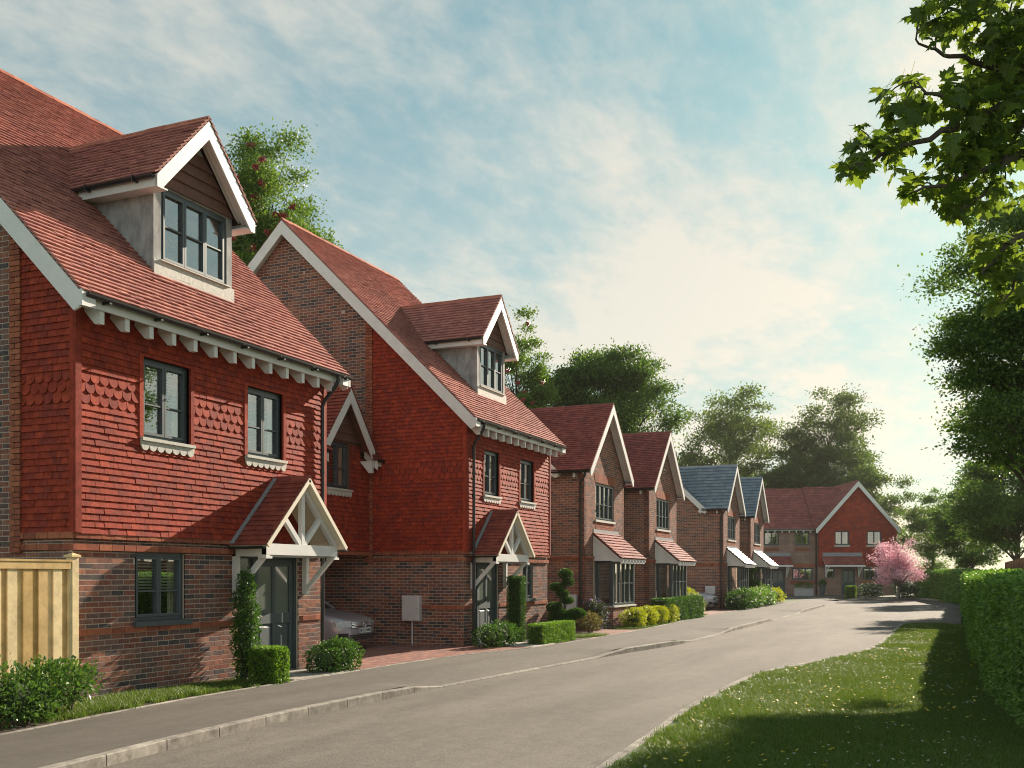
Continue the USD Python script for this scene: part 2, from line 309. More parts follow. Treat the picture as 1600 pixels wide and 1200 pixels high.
def ground_mat(name, a, b, c, fine, rough=.9, bump=.5):
    """three scales of mottling and aggregate"""
    nodes = {'g': ('geometry', {}), 'n1': ('noise_texture', {'scale': .45, 'detail': 6, 'roughness': .6}), 'n2': ('noise_texture', {'scale': fine, 'detail': 3, 'roughness': .7}), 'n4': ('noise_texture', {'scale': 5.0, 'detail': 5, 'roughness': .7}),
     'm0': ('mapping', {'scale': (.35, 1.9, 1)}),
     'r': ('rgb_ramp', {'ramp': [(.3, a), (.5, b), (.72, c)]}), 'mr': ('map_range', {'from_min': .28, 'from_max': .72, 'to_min': .5, 'to_max': 1.5, 'clamp': True}), 'mr4': ('map_range', {'from_min': .3, 'from_max': .7, 'to_min': .86, 'to_max': 1.14, 'clamp': True}), 'mm': ('math', {'math_type': 'multiply'}),
     'cc': ('combine_xyz', {}), 'mx': ('mix_color', {'blend_type': 'multiply', 'fac': 1.0, 'use_clamp': False}), 'b': ('bump', {'strength': bump, 'distance': .006}), 'p': ('principled_bsdf', {'roughness': rough, 'specular_ior_level': .3})}
    links = [('g.position', 'm0.vector'), ('m0.vector', 'n1.vector'), ('g.position', 'n2.vector'), ('g.position', 'n4.vector'), ('n1.fac', 'r.fac'), ('n2.fac', 'mr.value'), ('n4.fac', 'mr4.value'), ('mr.result', 'mm.value1'), ('mr4.result', 'mm.value2'), ('mm.value', 'cc.x'), ('mm.value', 'cc.y'), ('mm.value', 'cc.z'), ('r.color', 'mx.a'), ('cc.vector', 'mx.b'), ('mx.result', 'p.base_color'), ('n2.fac', 'b.height'), ('b.normal', 'p.normal')]
    mk(name, nodes, links)
ground_mat('asphalt', (.095, .083, .070), (.128, .112, .095), (.165, .145, .123), 52)
ground_mat('footway', (.082, .072, .062), (.108, .095, .081), (.135, .12, .103), 60)
ground_mat('turf_base', (.045, .08, .016), (.06, .105, .022), (.08, .125, .03), 40, bump=1)
# the far-off brick and tiles, where no single piece can be told apart
def courses(name, c1, c2, mortar, w, h, ms=.012, axis='xz', bumpd=.006, squash=1.0):
    nodes = {'t': ('texture_coordinate', {}), 's': ('separate_xyz', {}), 'c': ('combine_xyz', {}), 'br': ('brick_texture', {'color1': c1, 'color2': c2, 'mortar': mortar, 'scale': 1.0, 'mortar_size': ms, 'brick_width': w, 'row_height': h, 'bias': 0.0}),
      'n': ('noise_texture', {'scale': 1.2, 'detail': 5}), 'mr': ('map_range', {'from_min': .3, 'from_max': .7, 'to_min': .8, 'to_max': 1.2, 'clamp': True}), 'cc': ('combine_xyz', {}), 'mx': ('mix_color', {'blend_type': 'multiply', 'fac': 1.0, 'use_clamp': False}),
      'b': ('bump', {'strength': .6, 'distance': bumpd, 'invert': True}), 'p': ('principled_bsdf', {'roughness': .85, 'specular_ior_level': .3})}
    links = [('t.object', 's.vector'), ('s.' + axis[0], 'c.x'), ('s.' + axis[1], 'c.y'), ('c.vector', 'br.vector'), ('t.object', 'n.vector'), ('n.fac', 'mr.value'), ('mr.result', 'cc.x'), ('mr.result', 'cc.y'), ('mr.result', 'cc.z'), ('br.color', 'mx.a'), ('cc.vector', 'mx.b'), ('mx.result', 'p.base_color'), ('br.fac', 'b.height'), ('b.normal', 'p.normal')]
    mk(name, nodes, links)
courses('far_brick_x', (.27, .11, .075), (.13, .08, .075), (.36, .29, .24), .225, .075)
courses('far_brick_y', (.27, .11, .075), (.13, .08, .075), (.36, .29, .24), .225, .075, axis='yz')
courses('far_tile_x', (.26, .085, .07), (.21, .07, .06), (.08, .03, .026), .165, .105, .008)
courses('far_hung_x', (.34, .062, .034), (.27, .052, .033), (.10, .025, .018), .165, .105, .012)
courses('far_block', (.30, .15, .12), (.23, .13, .11), (.12, .08, .065), .2, .1, .006, axis='xy', bumpd=.003)
courses('back_tile', (.38, .15, .12), (.34, .13, .10), (.10, .04, .03), .165, .11, .01, axis='xy')
# glass
mk('glass', {'tr': ('transparent_bsdf', {'color': (.93, .96, .95)}), 'gl': ('glossy_bsdf', {'color': (1, 1, 1), 'roughness': .0}), 'g': ('geometry', {}), 'io': ('math', {'math_type': 'multiply_add', 'value2': -2.443, 'value3': 2.8}),
   'f': ('fresnel', {}), 'mx': ('mix_closure', {})}, [('g.backfacing', 'io.value1'), ('io.value', 'f.IOR'), ('f.fac', 'mx.fac'), ('tr.BSDF', 'mx.closure1'), ('gl.BSDF', 'mx.closure2')], surface='mx.closure')
mk('obscure_glass', {'p': ('principled_bsdf', {'base_color': (.15, .17, .15), 'roughness': .12, 'specular_ior_level': .8})}, [])
leafmat('box_leaf', [(.081, .162, .022), (.135, .257, .030), (.216, .365, .047)])
leafmat('dark_leaf', [(.032, .087, .021), (.066, .146, .029), (.109, .217, .043)], trans=.22)
leafmat('hedge_leaf', [(.086, .192, .038), (.144, .277, .054), (.229, .383, .077)], trans=.25)
leafmat('tree_leaf', [(.045, .099, .024), (.084, .160, .033), (.144, .235, .050)], trans=.35)
leafmat('pale_leaf', [(.075, .121, .031), (.106, .164, .042), (.158, .222, .063)], trans=.4)  # distance haze is put into this leaf colour
leafmat('mid_leaf', [(.05, .095, .028), (.085, .14, .038), (.13, .19, .055)], trans=.38)  # tree leaf colour lightened to paint in some haze far off
leafmat('maple_leaf', [(.055, .10, .018), (.095, .155, .027), (.145, .20, .04)], trans=.55, tcol=(1.9, 1.75, .85))
leafmat('rowan_leaf', [(.066, .125, .026), (.113, .198, .039), (.171, .265, .053)], trans=.35)
leafmat('gold_leaf', [(.22, .27, .02), (.34, .38, .03), (.45, .46, .05)], trans=.35, tcol=(1.3, 1.3, .6))
leafmat('glossy_leaf', [(.047, .108, .022), (.088, .176, .038), (.135, .243, .054)], trans=.2, rough=.3)
leafmat('russet_leaf', [(.09, .10, .025), (.14, .10, .04), (.10, .13, .03), (.20, .09, .06)], trans=.3)
leafmat('purple_leaf', [(.03, .05, .025), (.06, .07, .05), (.05, .08, .03)], trans=.2)
leafmat('variegated_leaf', [(.05, .10, .03), (.12, .18, .06), (.55, .58, .42), (.10, .15, .05)], trans=.25)
leafmat('blossom_pink', [(.60, .30, .40), (.72, .42, .51), (.80, .58, .64)], trans=.4, tcol=(1.1, 1.0, 1.0))
leafmat('blossom_white', [(.66, .66, .58), (.78, .77, .70)], trans=.3, tcol=(1, 1, 1))
leafmat('blossom_violet', [(.30, .24, .45), (.42, .34, .58)], trans=.3, tcol=(1, 1, 1))
leafmat('blossom_yellow', [(.70, .52, .02), (.78, .60, .04)], trans=.2, tcol=(1, 1, 1))
leafmat('blade', [(.060, .115, .017), (.092, .158, .024), (.125, .19, .034), (.16, .20, .055)], trans=.3)
mat('berry', (.30, .035, .03), .35, (.22, .02, .02), nscale=20)

# ------------------------------------------------------------------ ground, road, pavement
def curve(pts, step=.5):
    p = np.array(pts, float); x = np.arange(p[0, 0], p[-1, 0] + 1e-6, step)
    from scipy.interpolate import PchipInterpolator
    return np.c_[x, PchipInterpolator(p[:, 0], p[:, 1])(x)]
KERB = curve([(-40, -5.5), (-8, -3.7), (-3.5, -3.4), (-1, -3.15), (1, -3.05), (4.3, -3.1), (7, -3.25), (12, -3.6), (16.8, -4.05), (21.7, -4.05), (31, -3.95), (40, -3.8), (50, -3.6), (62, -3.4)])
BACK = curve([(-40, -3.3), (-6, -1.65), (-2.4, -1.42), (0, -1.12), (1.75, -1.0), (3.6, -1.0), (6.5, -.94), (10, -1.15), (12, -1.6), (14.5, -1.74), (20, -1.7), (26, -1.4), (32, -1.05), (47, -1.0), (62, -1.0)])
LAWN = curve([(-40, -9), (-4, -7.75), (-1, -7.6), (.74, -7.5), (4, -7.28), (7.2, -7.25), (9.1, -7.35), (10.7, -7.69), (13, -8.2), (16.6, -8.72), (22, -8.76), (29.6, -8.7)])
ky = lambda x: np.interp(x, KERB[:, 0], KERB[:, 1]); by = lambda x: np.interp(x, BACK[:, 0], BACK[:, 1]); ly = lambda x: np.interp(x, LAWN[:, 0], LAWN[:, 1])
def kz(x):     # height of the kerb's top: raised lengths with ramped ends, dropped at the drives
    return np.interp(x, [-60, 3.5, 4.3, 11.3, 12.3, 16.0, 17.2, 21.5, 22.5, 30.4, 31.4, 39.6, 40.6, 50.6, 51.6, 70], [0, 0, -.092, -.092, 0, 0, -.092, -.092, 0, 0, -.092, -.092, 0, 0, -.092, -.092])
ROADZ = -.11
def flat(poly, z):
    m = MB(); fr = Frame((0, 0, z), (1, 0, 0), (0, 1, 0), (0, 0, 1))
    for g in getattr(poly, 'geoms', [poly]):
        v, f = trimesh.creation.triangulate_polygon(g, engine='earcut'); m.add(fr.pt(np.c_[v, np.zeros(len(v))]), f)
    return m
setting('ground', flat(Polygon([(-500, -700), (900, -700), (900, 700), (-500, 700)]), -.2), 'turf_base')
road_poly = Polygon([*map(tuple, KERB), (66, -2.2), (71.5, -3.0), (73.5, -7.0), (66, -9.6), (60, -10.75), (30.2, -10.75), *map(tuple, LAWN[::-1])])
road = setting('road', flat(road_poly, ROADZ), 'asphalt')
# pavement: a strip that falls to the dropped kerbs
xs = np.arange(-40, 62.01, .25); ts = np.array([0, .25, .5, .75, 1.0]); m = MB()
rows = []
for x in xs:
    y0, y1 = ky(x) + .125, by(x); z = kz(x)
    rows.append([(x, y0 + (y1 - y0) * t, z * max(0, 1 - t / .55) + (0 if t < .55 else 0)) for t in ts])
gv = np.array(rows); n, k = gv.shape[:2]; idx = np.arange(n * k).reshape(n, k)
q = np.stack([idx[:-1, :-1], idx[1:, :-1], idx[1:, 1:], idx[:-1, 1:]], -1).reshape(-1, 4)
pavement = setting('pavement', m.add(gv, np.vstack([q[:, [0, 1, 2]], q[:, [0, 2, 3]]])), 'footway')
kerb = UsdGeom.Xform.Define(stage, '/World/kerb'); tag(kerb, kind='structure')
def stone(a, b, w, ztop0, ztop1, zbot, gap=.006, r=.012):
    """a kerb stone between two plan points, w wide to the left of a-b"""
    a, b = np.array(a), np.array(b); d = (b - a) / np.linalg.norm(b - a); nn = np.array([-d[1], d[0]]); a2, b2 = a + d * gap, b - d * gap
    pr = [(0, -1), (0, 'r'), (r, 0), (w - r, 0), (w, 'r'), (w, -1)]; V = []
    for p0, zt in ((a2, ztop0), (b2, ztop1)):
        for off, hh in pr: z = zbot if hh == -1 else zt - (r if hh == 'r' else 0); V.append([*(p0 + nn * off), z])
    F = []
    for i in range(6):
        j = (i + 1) % 6; F += [[i, j, j + 6], [i, j + 6, i + 6]]
    for i in range(1, 5): F += [[0, i + 1, i], [6, 6 + i, 7 + i]]
    return np.array(V), np.array(F)
x = -11.0
while x < 62:
    x2 = min(x + .915, 62); part('kerb_stone', stone((x, ky(x)), (x2, ky(x2)), .125, kz(x) + .003, kz(x2) + .003, -.25, gap=.008), 'kerb_concrete', kerb); x = x2
x, far = -11.0, []
while x < 62:
    x2 = x + .915; s = stone((x, by(x) - .01), (x2, by(x2) - .01), .05, .014, .014, -.1, r=.008)
    if x < 24: part('edging_stone', s, 'kerb_concrete', kerb)
    else: far.append(s)
    x = x2
part('edging_stones_remaining', merge(far), 'kerb_concrete', kerb, kind='stuff')
x = -3.0
while x < 29.5:
    x2 = min(x + .915, 29.6); j = .012 * math.sin(x * 7.1)
    part('kerb_stone', stone((x, ly(x) - .10 + j), (x2, ly(x2) - .10 + j), .105, -.082 + j * .5, -.078 - j * .5, -.25), 'kerb_concrete', kerb); x = x2
def polyline_stones(pts, step, w, zt, zb):
    pts = np.array(pts, float); d = np.r_[0, np.cumsum(np.linalg.norm(np.diff(pts, axis=0), axis=1))]
    ss = np.arange(0, d[-1], step); pp = np.c_[np.interp(ss, d, pts[:, 0]), np.interp(ss, d, pts[:, 1])]
    for a, b in zip(pp[:-1], pp[1:]): part('kerb_stone', stone(a, b, w, zt, zt, zb), 'kerb_concrete', kerb)
polyline_stones([(30.0, -8.75), (30.15, -10.8)], .9, .14, -.078, -.25)
polyline_stones([(57.5, -10.75), (60, -10.85), (66, -9.7), (73.2, -7.1)], .915, .125, 0.0, -.25)
polyline_stones([(73.5, -7.0), (71.4, -3.0), (66, -2.2), (62, -3.3)], .915, .125, -.03, -.25)
# the plots: soil, grass, drives
lawn_poly = Polygon([*map(tuple, LAWN - [0, .1]), (29.9, -8.8), (30.05, -12.5), (-40, -12.5)])
setting('lawn', flat(lawn_poly, -.09), 'turf_base')
setting('plot_ground', flat(Polygon([*map(tuple, BACK + [0, .03]), (66, -1.9), (72, -2.7), (74.2, -7), (100, -14), (100, 40), (-40, 40)]), -.006), 'turf_base')
setting('far_verge', flat(Polygon([(57.5, -10.9), (60, -10.98), (66, -9.85), (73.4, -7.2), (80, -9), (60, -13), (57.5, -13)]), -.02), 'turf_base')
xx = lambda a, b: [(x, by(x) + .04) for x in np.linspace(a, b, 8)]
setting('garden_soil', flat(Polygon([*xx(-12, 3.6), (3.6, .0), (-12, .0)]), 0.0), 'soil')
setting('garden_soil', flat(Polygon([*xx(13.2, 17.2), (17.2, 0), (13.2, 0)]), 0.0), 'soil')
setting('garden_soil', flat(Polygon([*xx(20.6, 26.6), (26.6, .4), (20.6, .4)]), 0.0), 'soil')
setting('garden_soil', flat(Polygon([*xx(28, 32.8), (32.8, .4), (28, .4)]), 0.0), 'soil')
setting('garden_soil', flat(Polygon([*xx(41, 55), (55, .4), (41, .4)]), 0.0), 'soil')
rng = np.random.default_rng(5)
drive = setting('driveway', flat(Polygon([*xx(5.6, 12.2), (12.2, .05), (11.7, .05), (11.7, 9), (5.6, 9)]), 0.0), 'mortar')
flatfr = Frame((0, 0, .0), (1, 0, 0), (0, 1, 0), (0, 0, 1))
ps = pieces(Polygon([*[(x, by(x) + .05) for x in np.linspace(5.62, 12.1, 20)], (12.1, 0), (11.58, .0), (11.58, 3.4), (5.9, 3.4), (5.9, .0)]), flatfr, .105, .205, rng, lap=-.004, nb=.012, nt=.012, th=.02, jit=.0008)
lay(drive, 'paving_block', ps, 'paving', 300)
for a, b, y1 in ((17.3, 20.4, 3.0), (33.2, 40.3, 6.0)):
    d = setting('driveway', flat(Polygon([*xx(a, b), (b, y1), (a, y1)]), .002), 'far_block')
for a, b in ((3.55, 5.2), (12.0, 13.4)):
    d = setting('doorstep', flat(Polygon([*xx(a, b), (b, .05), (a, .05)]), .001), 'mortar')
    yb = by((a + b) / 2) + .06
    for i in range(2):
        for j in range(2):
            w, h = (b - a) / 2, (-yb + .02) / 2
            part('slab', rbox(a + i * w + .006, a + (i + 1) * w - .006, yb + j * h + .006, yb + (j + 1) * h - .006, -.02, .022, .006), 'slab', d)
far_pave = setting('pavement', flat(Polygon([(62, -3.25), (66, -2.05), (71.3, -2.85), (73.4, -7), (76, -6), (80, 6), (62, 6), (62, -1.0)]), .0), 'footway')

# ------------------------------------------------------------------ pieces of houses
def window(parent, fr, w, h, cols, bars_h=(), bars_v=0, sill='scallop', dress='curtain', recess=.045, room=.0, name='window', fw=.055, matname='anthracite', label=None):
    """fr.O is the opening's lower left corner on the wall's face; n points outward"""
    m = MB(); n0, n1 = -recess - .07, -recess
    m.box(0, w, 0, fw, n0, n1, fr).box(0, w, h - fw, h, n0, n1, fr).box(0, fw, fw, h - fw, n0, n1, fr).box(w - fw, w, fw, h - fw, n0, n1, fr)
    panes = []; cw = (w - 2 * fw) / cols
    for c in range(cols):
        a, b = fw + c * cw, fw + (c + 1) * cw; s = .042; g = .004
        for (l, r, bt, tp) in ((a + g, b - g, fw + g, fw + s), (a + g, b - g, h - fw - s, h - fw - g), (a + g, a + s, fw + s, h - fw - s), (b - s, b - g, fw + s, h - fw - s)):
            m.box(l, r, bt, tp, n0 + .012, n1 + .014, fr)
        pa, pb, pc, pd = a + s, b - s, fw + s, h - fw - s
        for q in bars_h: z = pc + (pd - pc) * q; m.box(pa, pb, z - .011, z + .011, n0 + .02, n1 + .006, fr)
        for q in range(bars_v): u = pa + (pb - pa) * (q + 1) / (bars_v + 1); m.box(u - .01, u + .01, pc, pd, n0 + .021, n1 + .005, fr)
        panes.append((pa, pb, pc, pd))
    win = part(name, m, matname, parent, label)
    for pa, pb, pc, pd in panes:
        part('pane', MB().box(pa - .008, pb + .008, pc - .008, pd + .008, n0 + .03, n0 + .036, fr), 'glass', win)
    if sill == 'scallop':
        s = MB(); s.box(-.06, w + .06, -.045, 0.0, -recess, .085, fr)
        k = max(4, round((w + .12) / .15)); cwid = (w + .12) / k; poly = sbox(-.06, -.11, w + .06, -.045)
        for i in range(k): poly = poly.union(shapely.Point(-.06 + (i + .5) * cwid, -.11).buffer(cwid * .46, 6))
        s.prism(poly, fr, .03, .055); part('sill', s, 'old_white', win)
    elif sill == 'plain':
        part('sill', MB().box(-.04, w + .09, -.075, 0, -recess - .02, .06, fr), matname, win)
    elif sill == 'stone':
        part('sill', MB().box(-.06, w + .06, -.07, 0, -recess - .02, .05, fr), 'old_white', win)
    b0 = n0 - .012
    if dress in ('blind', 'both'):
        bl = MB(); z = h - fw - .02
        while z > h * (.42 if dress == 'both' else .15): bl.box(fw + .02, w - fw - .02, z, z + .003, b0 - .03, b0 + .005, fr); bl.add(fr.pt([[fw + .02, z + .002, b0 - .03], [w - fw - .02, z + .002, b0 - .03], [w - fw - .02, z + .02, b0 + .002], [fw + .02, z + .02, b0 + .002]]), [[0, 1, 2], [0, 2, 3]]); z -= .045
        part('blind', bl, 'blind', win)
    if dress in ('curtain', 'both'):
        for a, b in ((-.06, w * .17), (w * .83, w + .06)):
            u = np.linspace(a, b, 25); wv = b0 - .06 + .03 * np.sin((u - a) * 75) + .012 * np.sin((u - a) * 31); zz = np.array([-.12, h * .5, h + .1])
            v = fr.pt(np.stack([np.repeat(u, 3), np.tile(zz, 25), np.repeat(wv, 3)], -1)); f = []
            for i in range(24):
                for j in range(2): k = i * 3 + j; f += [[k, k + 3, k + 4], [k, k + 4, k + 1]]
            part('curtain', (v, np.array(f)), 'curtain', win, smooth=True)
    return win
def panel_door(parent, fr, w, h, side=0.0, glass='obscure_glass'):
    """door with two long glazed panels above and two raised panels below; a side light of width SIDE on its left"""
    m = MB(); W = w + side; f = .06
    for a, b, c, d in ((0, f, 0, h), (W - f, W, 0, h), (f, W - f, h - f, h)): m.box(a, b, c, d, -.16, -.05, fr)
    if side: m.box(side - .03, side + .03, 0, h - f, -.159, -.051, fr); m.box(f, side - .03, 0, .10, -.15, -.06, fr)
    fx = part('door_frame', m, 'door_paint', parent)
    if side: part('pane', MB().box(f, side - .03, .10, h - f, -.11, -.104, fr), glass, fx)
    x0 = (side + .03 if side else f) + .005; x1 = W - f - .005; L = MB(); st = .105; mid = (x0 + x1) / 2; lock = h * .47
    for a, b, c, d in ((x0, x0 + st, .015, h - f - .005), (x1 - st, x1, .015, h - f - .005), (x0 + st, x1 - st, .015, .22), (x0 + st, x1 - st, h - f - .13, h - f - .005), (x0 + st, x1 - st, lock - .1, lock + .07), (mid - .045, mid + .045, .22, lock - .1), (mid - .045, mid + .045, lock + .07, h - f - .13)):
        L.box(a, b, c, d, -.12, -.075, fr)
    for a, b in ((x0 + st, mid - .045), (mid + .045, x1 - st)):
        L.box(a, b, .22, lock - .1, -.115, -.10, fr)
        q0, q1 = .22 + .03, lock - .13; v = [[a + .02, q0, -.10], [b - .02, q0, -.10], [b - .02, q1, -.10], [a + .02, q1, -.10], [a + .055, q0 + .04, -.08], [b - .055, q0 + .04, -.08], [b - .055, q1 - .04, -.08], [a + .055, q1 - .04, -.08]]
        L.add(fr.pt(v), [[4, 5, 6], [4, 6, 7], [0, 1, 5], [0, 5, 4], [1, 2, 6], [1, 6, 5], [2, 3, 7], [2, 7, 6], [3, 0, 4], [3, 4, 7]])
    dr = part('door', L, 'door_paint', parent)
    for a, b in ((x0 + st, mid - .045), (mid + .045, x1 - st)): part('pane', MB().box(a - .005, b + .005, lock + .065, h - f - .125, -.105, -.099, fr), glass, dr)
    hx = x0 + .05; hd = MB().box(hx - .018, hx + .018, lock - .12, lock + .12, -.075, -.066, fr).box(hx - .01, hx + .12, lock + .02, lock + .042, -.04, -.022, fr).box(hx - .01, hx + .01, lock + .02, lock + .042, -.066, -.03, fr)
    part('handle', hd, 'steel', dr)
    part('threshold', MB().box(-.02, W + .02, -.03, .014, -.18, .03, fr), 'kerb_concrete', parent)
def ridge_tiles(parent, a, b, pitch, material='ridge_clay', step=.45, drop=.14, name='ridge_tile'):
    a, b = np.array(a, float), np.array(b, float); L = np.linalg.norm(b - a); d = (b - a) / L; sd = np.cross(d, [0, 0, 1]); n = max(1, round(L / step))
    for i in range(n):
        p, q = a + d * (L * i / n + .004), a + d * (L * (i + 1) / n - .004); V = []; lift = .008 * ((i * 7) % 3) / 2
        for pt in (p, q):
            for r in (1.0, .86):
                for k in range(7):
                    t = (k - 3) / 3; x = t * drop * math.cos(pitch) * r; z = .045 * r + lift - abs(t) * drop * math.sin(pitch) * r + .02 * (1 - t * t)
                    V.append(pt + sd * x + np.array([0, 0, z]))
        F = []
        def quad(i0, i1, i2, i3): F.extend([[i0, i1, i2], [i0, i2, i3]])
        for k in range(6): quad(k, k + 1, 14 + k + 1, 14 + k); quad(7 + k, 14 + 7 + k, 14 + 7 + k + 1, 7 + k + 1); quad(k, 7 + k, 7 + k + 1, k + 1); quad(14 + k, 14 + k + 1, 21 + k + 1, 21 + k)
        quad(0, 14, 21, 7); quad(6, 13, 27, 20)
        part(name, (np.array(V), np.array(F)), material, parent)
def bargeboard(parent, apex, foot, n, width=.26, th=.035, mat_='white_paint', ret=True):
    """a board along the verge from apex to foot; n is the gable's outward normal"""
    apex, foot, n = (np.array(k, float) for k in (apex, foot, n)); w = np.array([0, 0, 1.0])
    u = foot - apex; hor = np.array([u[0], u[1], 0]); lh = np.linalg.norm(hor); U = hor / lh; fr = Frame(apex, U, w, n); s = u[2] / lh; L = lh
    dv = width * math.sqrt(1 + s * s)
    poly = Polygon([(0, 0), (L, s * L), (L, s * L - dv * .62), (L - .10, s * (L - .10) - dv), (0, -dv)])
    part('bargeboard', MB().prism(poly, fr, -th, 0), mat_, parent)
def slope_frame(eave0, along, rise_dir, pitch):
    """frame on a roof slope: u along the eave, v up the slope"""
    al, ri = np.array(along, float), np.array(rise_dir, float)
    V = ri * math.cos(pitch) + np.array([0, 0, math.sin(pitch)]); N = -ri * math.sin(pitch) + np.array([0, 0, math.cos(pitch)])
    return Frame(eave0, al, V, N)
def slope(parent, fr, poly, material, rng, name='roof_tile', limit=0, origin=(0, 0, 0), gauge=.115, width=.165, deck='dark_board', deck_t=.05, batch=None, **k):
    part('roof_deck', MB().prism(poly, fr, -deck_t, 0.0), deck, parent)
    if material is None: return
    ps = pieces(poly.buffer(.03, join_style=2), fr, gauge, width, rng, **{**dict(lap=.05, nb=.054, nt=.014, th=.024, jit=.0022), **k})
    if batch is not None: batch.extend(ps)
    else: lay(parent, name, ps, material, limit, origin)
def gutter(parent, a, b, r=.055, brackets=True):
    a, b = np.array(a, float), np.array(b, float); d = (b - a) / np.linalg.norm(b - a); sd = np.cross(d, [0, 0, 1]); V, F = [], []
    K = 9
    for p in (a, b):
        for rr in (r, r - .006):
            for k in range(K): t = math.pi + math.pi * k / (K - 1); V.append(p + sd * rr * math.cos(t) + np.array([0, 0, rr * math.sin(t)]))
    def quad(*q): F.extend([[q[0], q[1], q[2]], [q[0], q[2], q[3]]])
    for k in range(K - 1): quad(k, k + 1, 2 * K + k + 1, 2 * K + k); quad(K + k, 3 * K + k, 3 * K + k + 1, K + k + 1); quad(k, K + k, K + k + 1, k + 1); quad(2 * K + k, 2 * K + k + 1, 3 * K + k + 1, 3 * K + k)
    for k in (0, K - 1): quad(k, 2 * K + k, 3 * K + k, K + k)
    m = MB().add(V, F)
    for p in (a, b):
        poly = [p + sd * r * math.cos(math.pi + math.pi * k / 8) + np.array([0, 0, r * math.sin(math.pi + math.pi * k / 8)]) for k in range(9)]
        m.add(poly, [[0, k, k + 1] for k in range(1, 8)])
    g = part('gutter', m, 'black_plastic', parent)
    if brackets:
        L = np.linalg.norm(b - a)
        for s in np.arange(.35, L, .95):
            p = a + d * s; part('gutter_bracket', MB().beam(p + [0, 0, -r - .012] - d * .02, p + [0, 0, -r - .012] + d * .02, 2 * r + .03, .02).beam(p + sd * (-r - .01) + [0, 0, -.07], p + sd * (-r - .01) + [0, 0, .02], .03, .02, upv=d), 'black_plastic', g)
def downpipe(parent, pts, r=.036):
    part('downpipe', MB().tube(pts, r, 10), 'black_plastic', parent, smooth=50)
    p = np.array(pts); z = p[-1][2] + .35
    g = MB()
    while z < p[-2][2] - .1: g.mesh(trimesh.creation.cylinder(r + .01, .05, sections=10, transform=trimesh.transformations.translation_matrix([p[-1][0], p[-1][1], z]))); z += 1.6
    part('pipe_clip', g, 'black_plastic', parent, smooth=50)
def cap_wall(parent, name, poly, fr, th, material):  # a wall slab with its openings
    return part(name, MB().prism(poly, fr, -th, 0), material, parent)

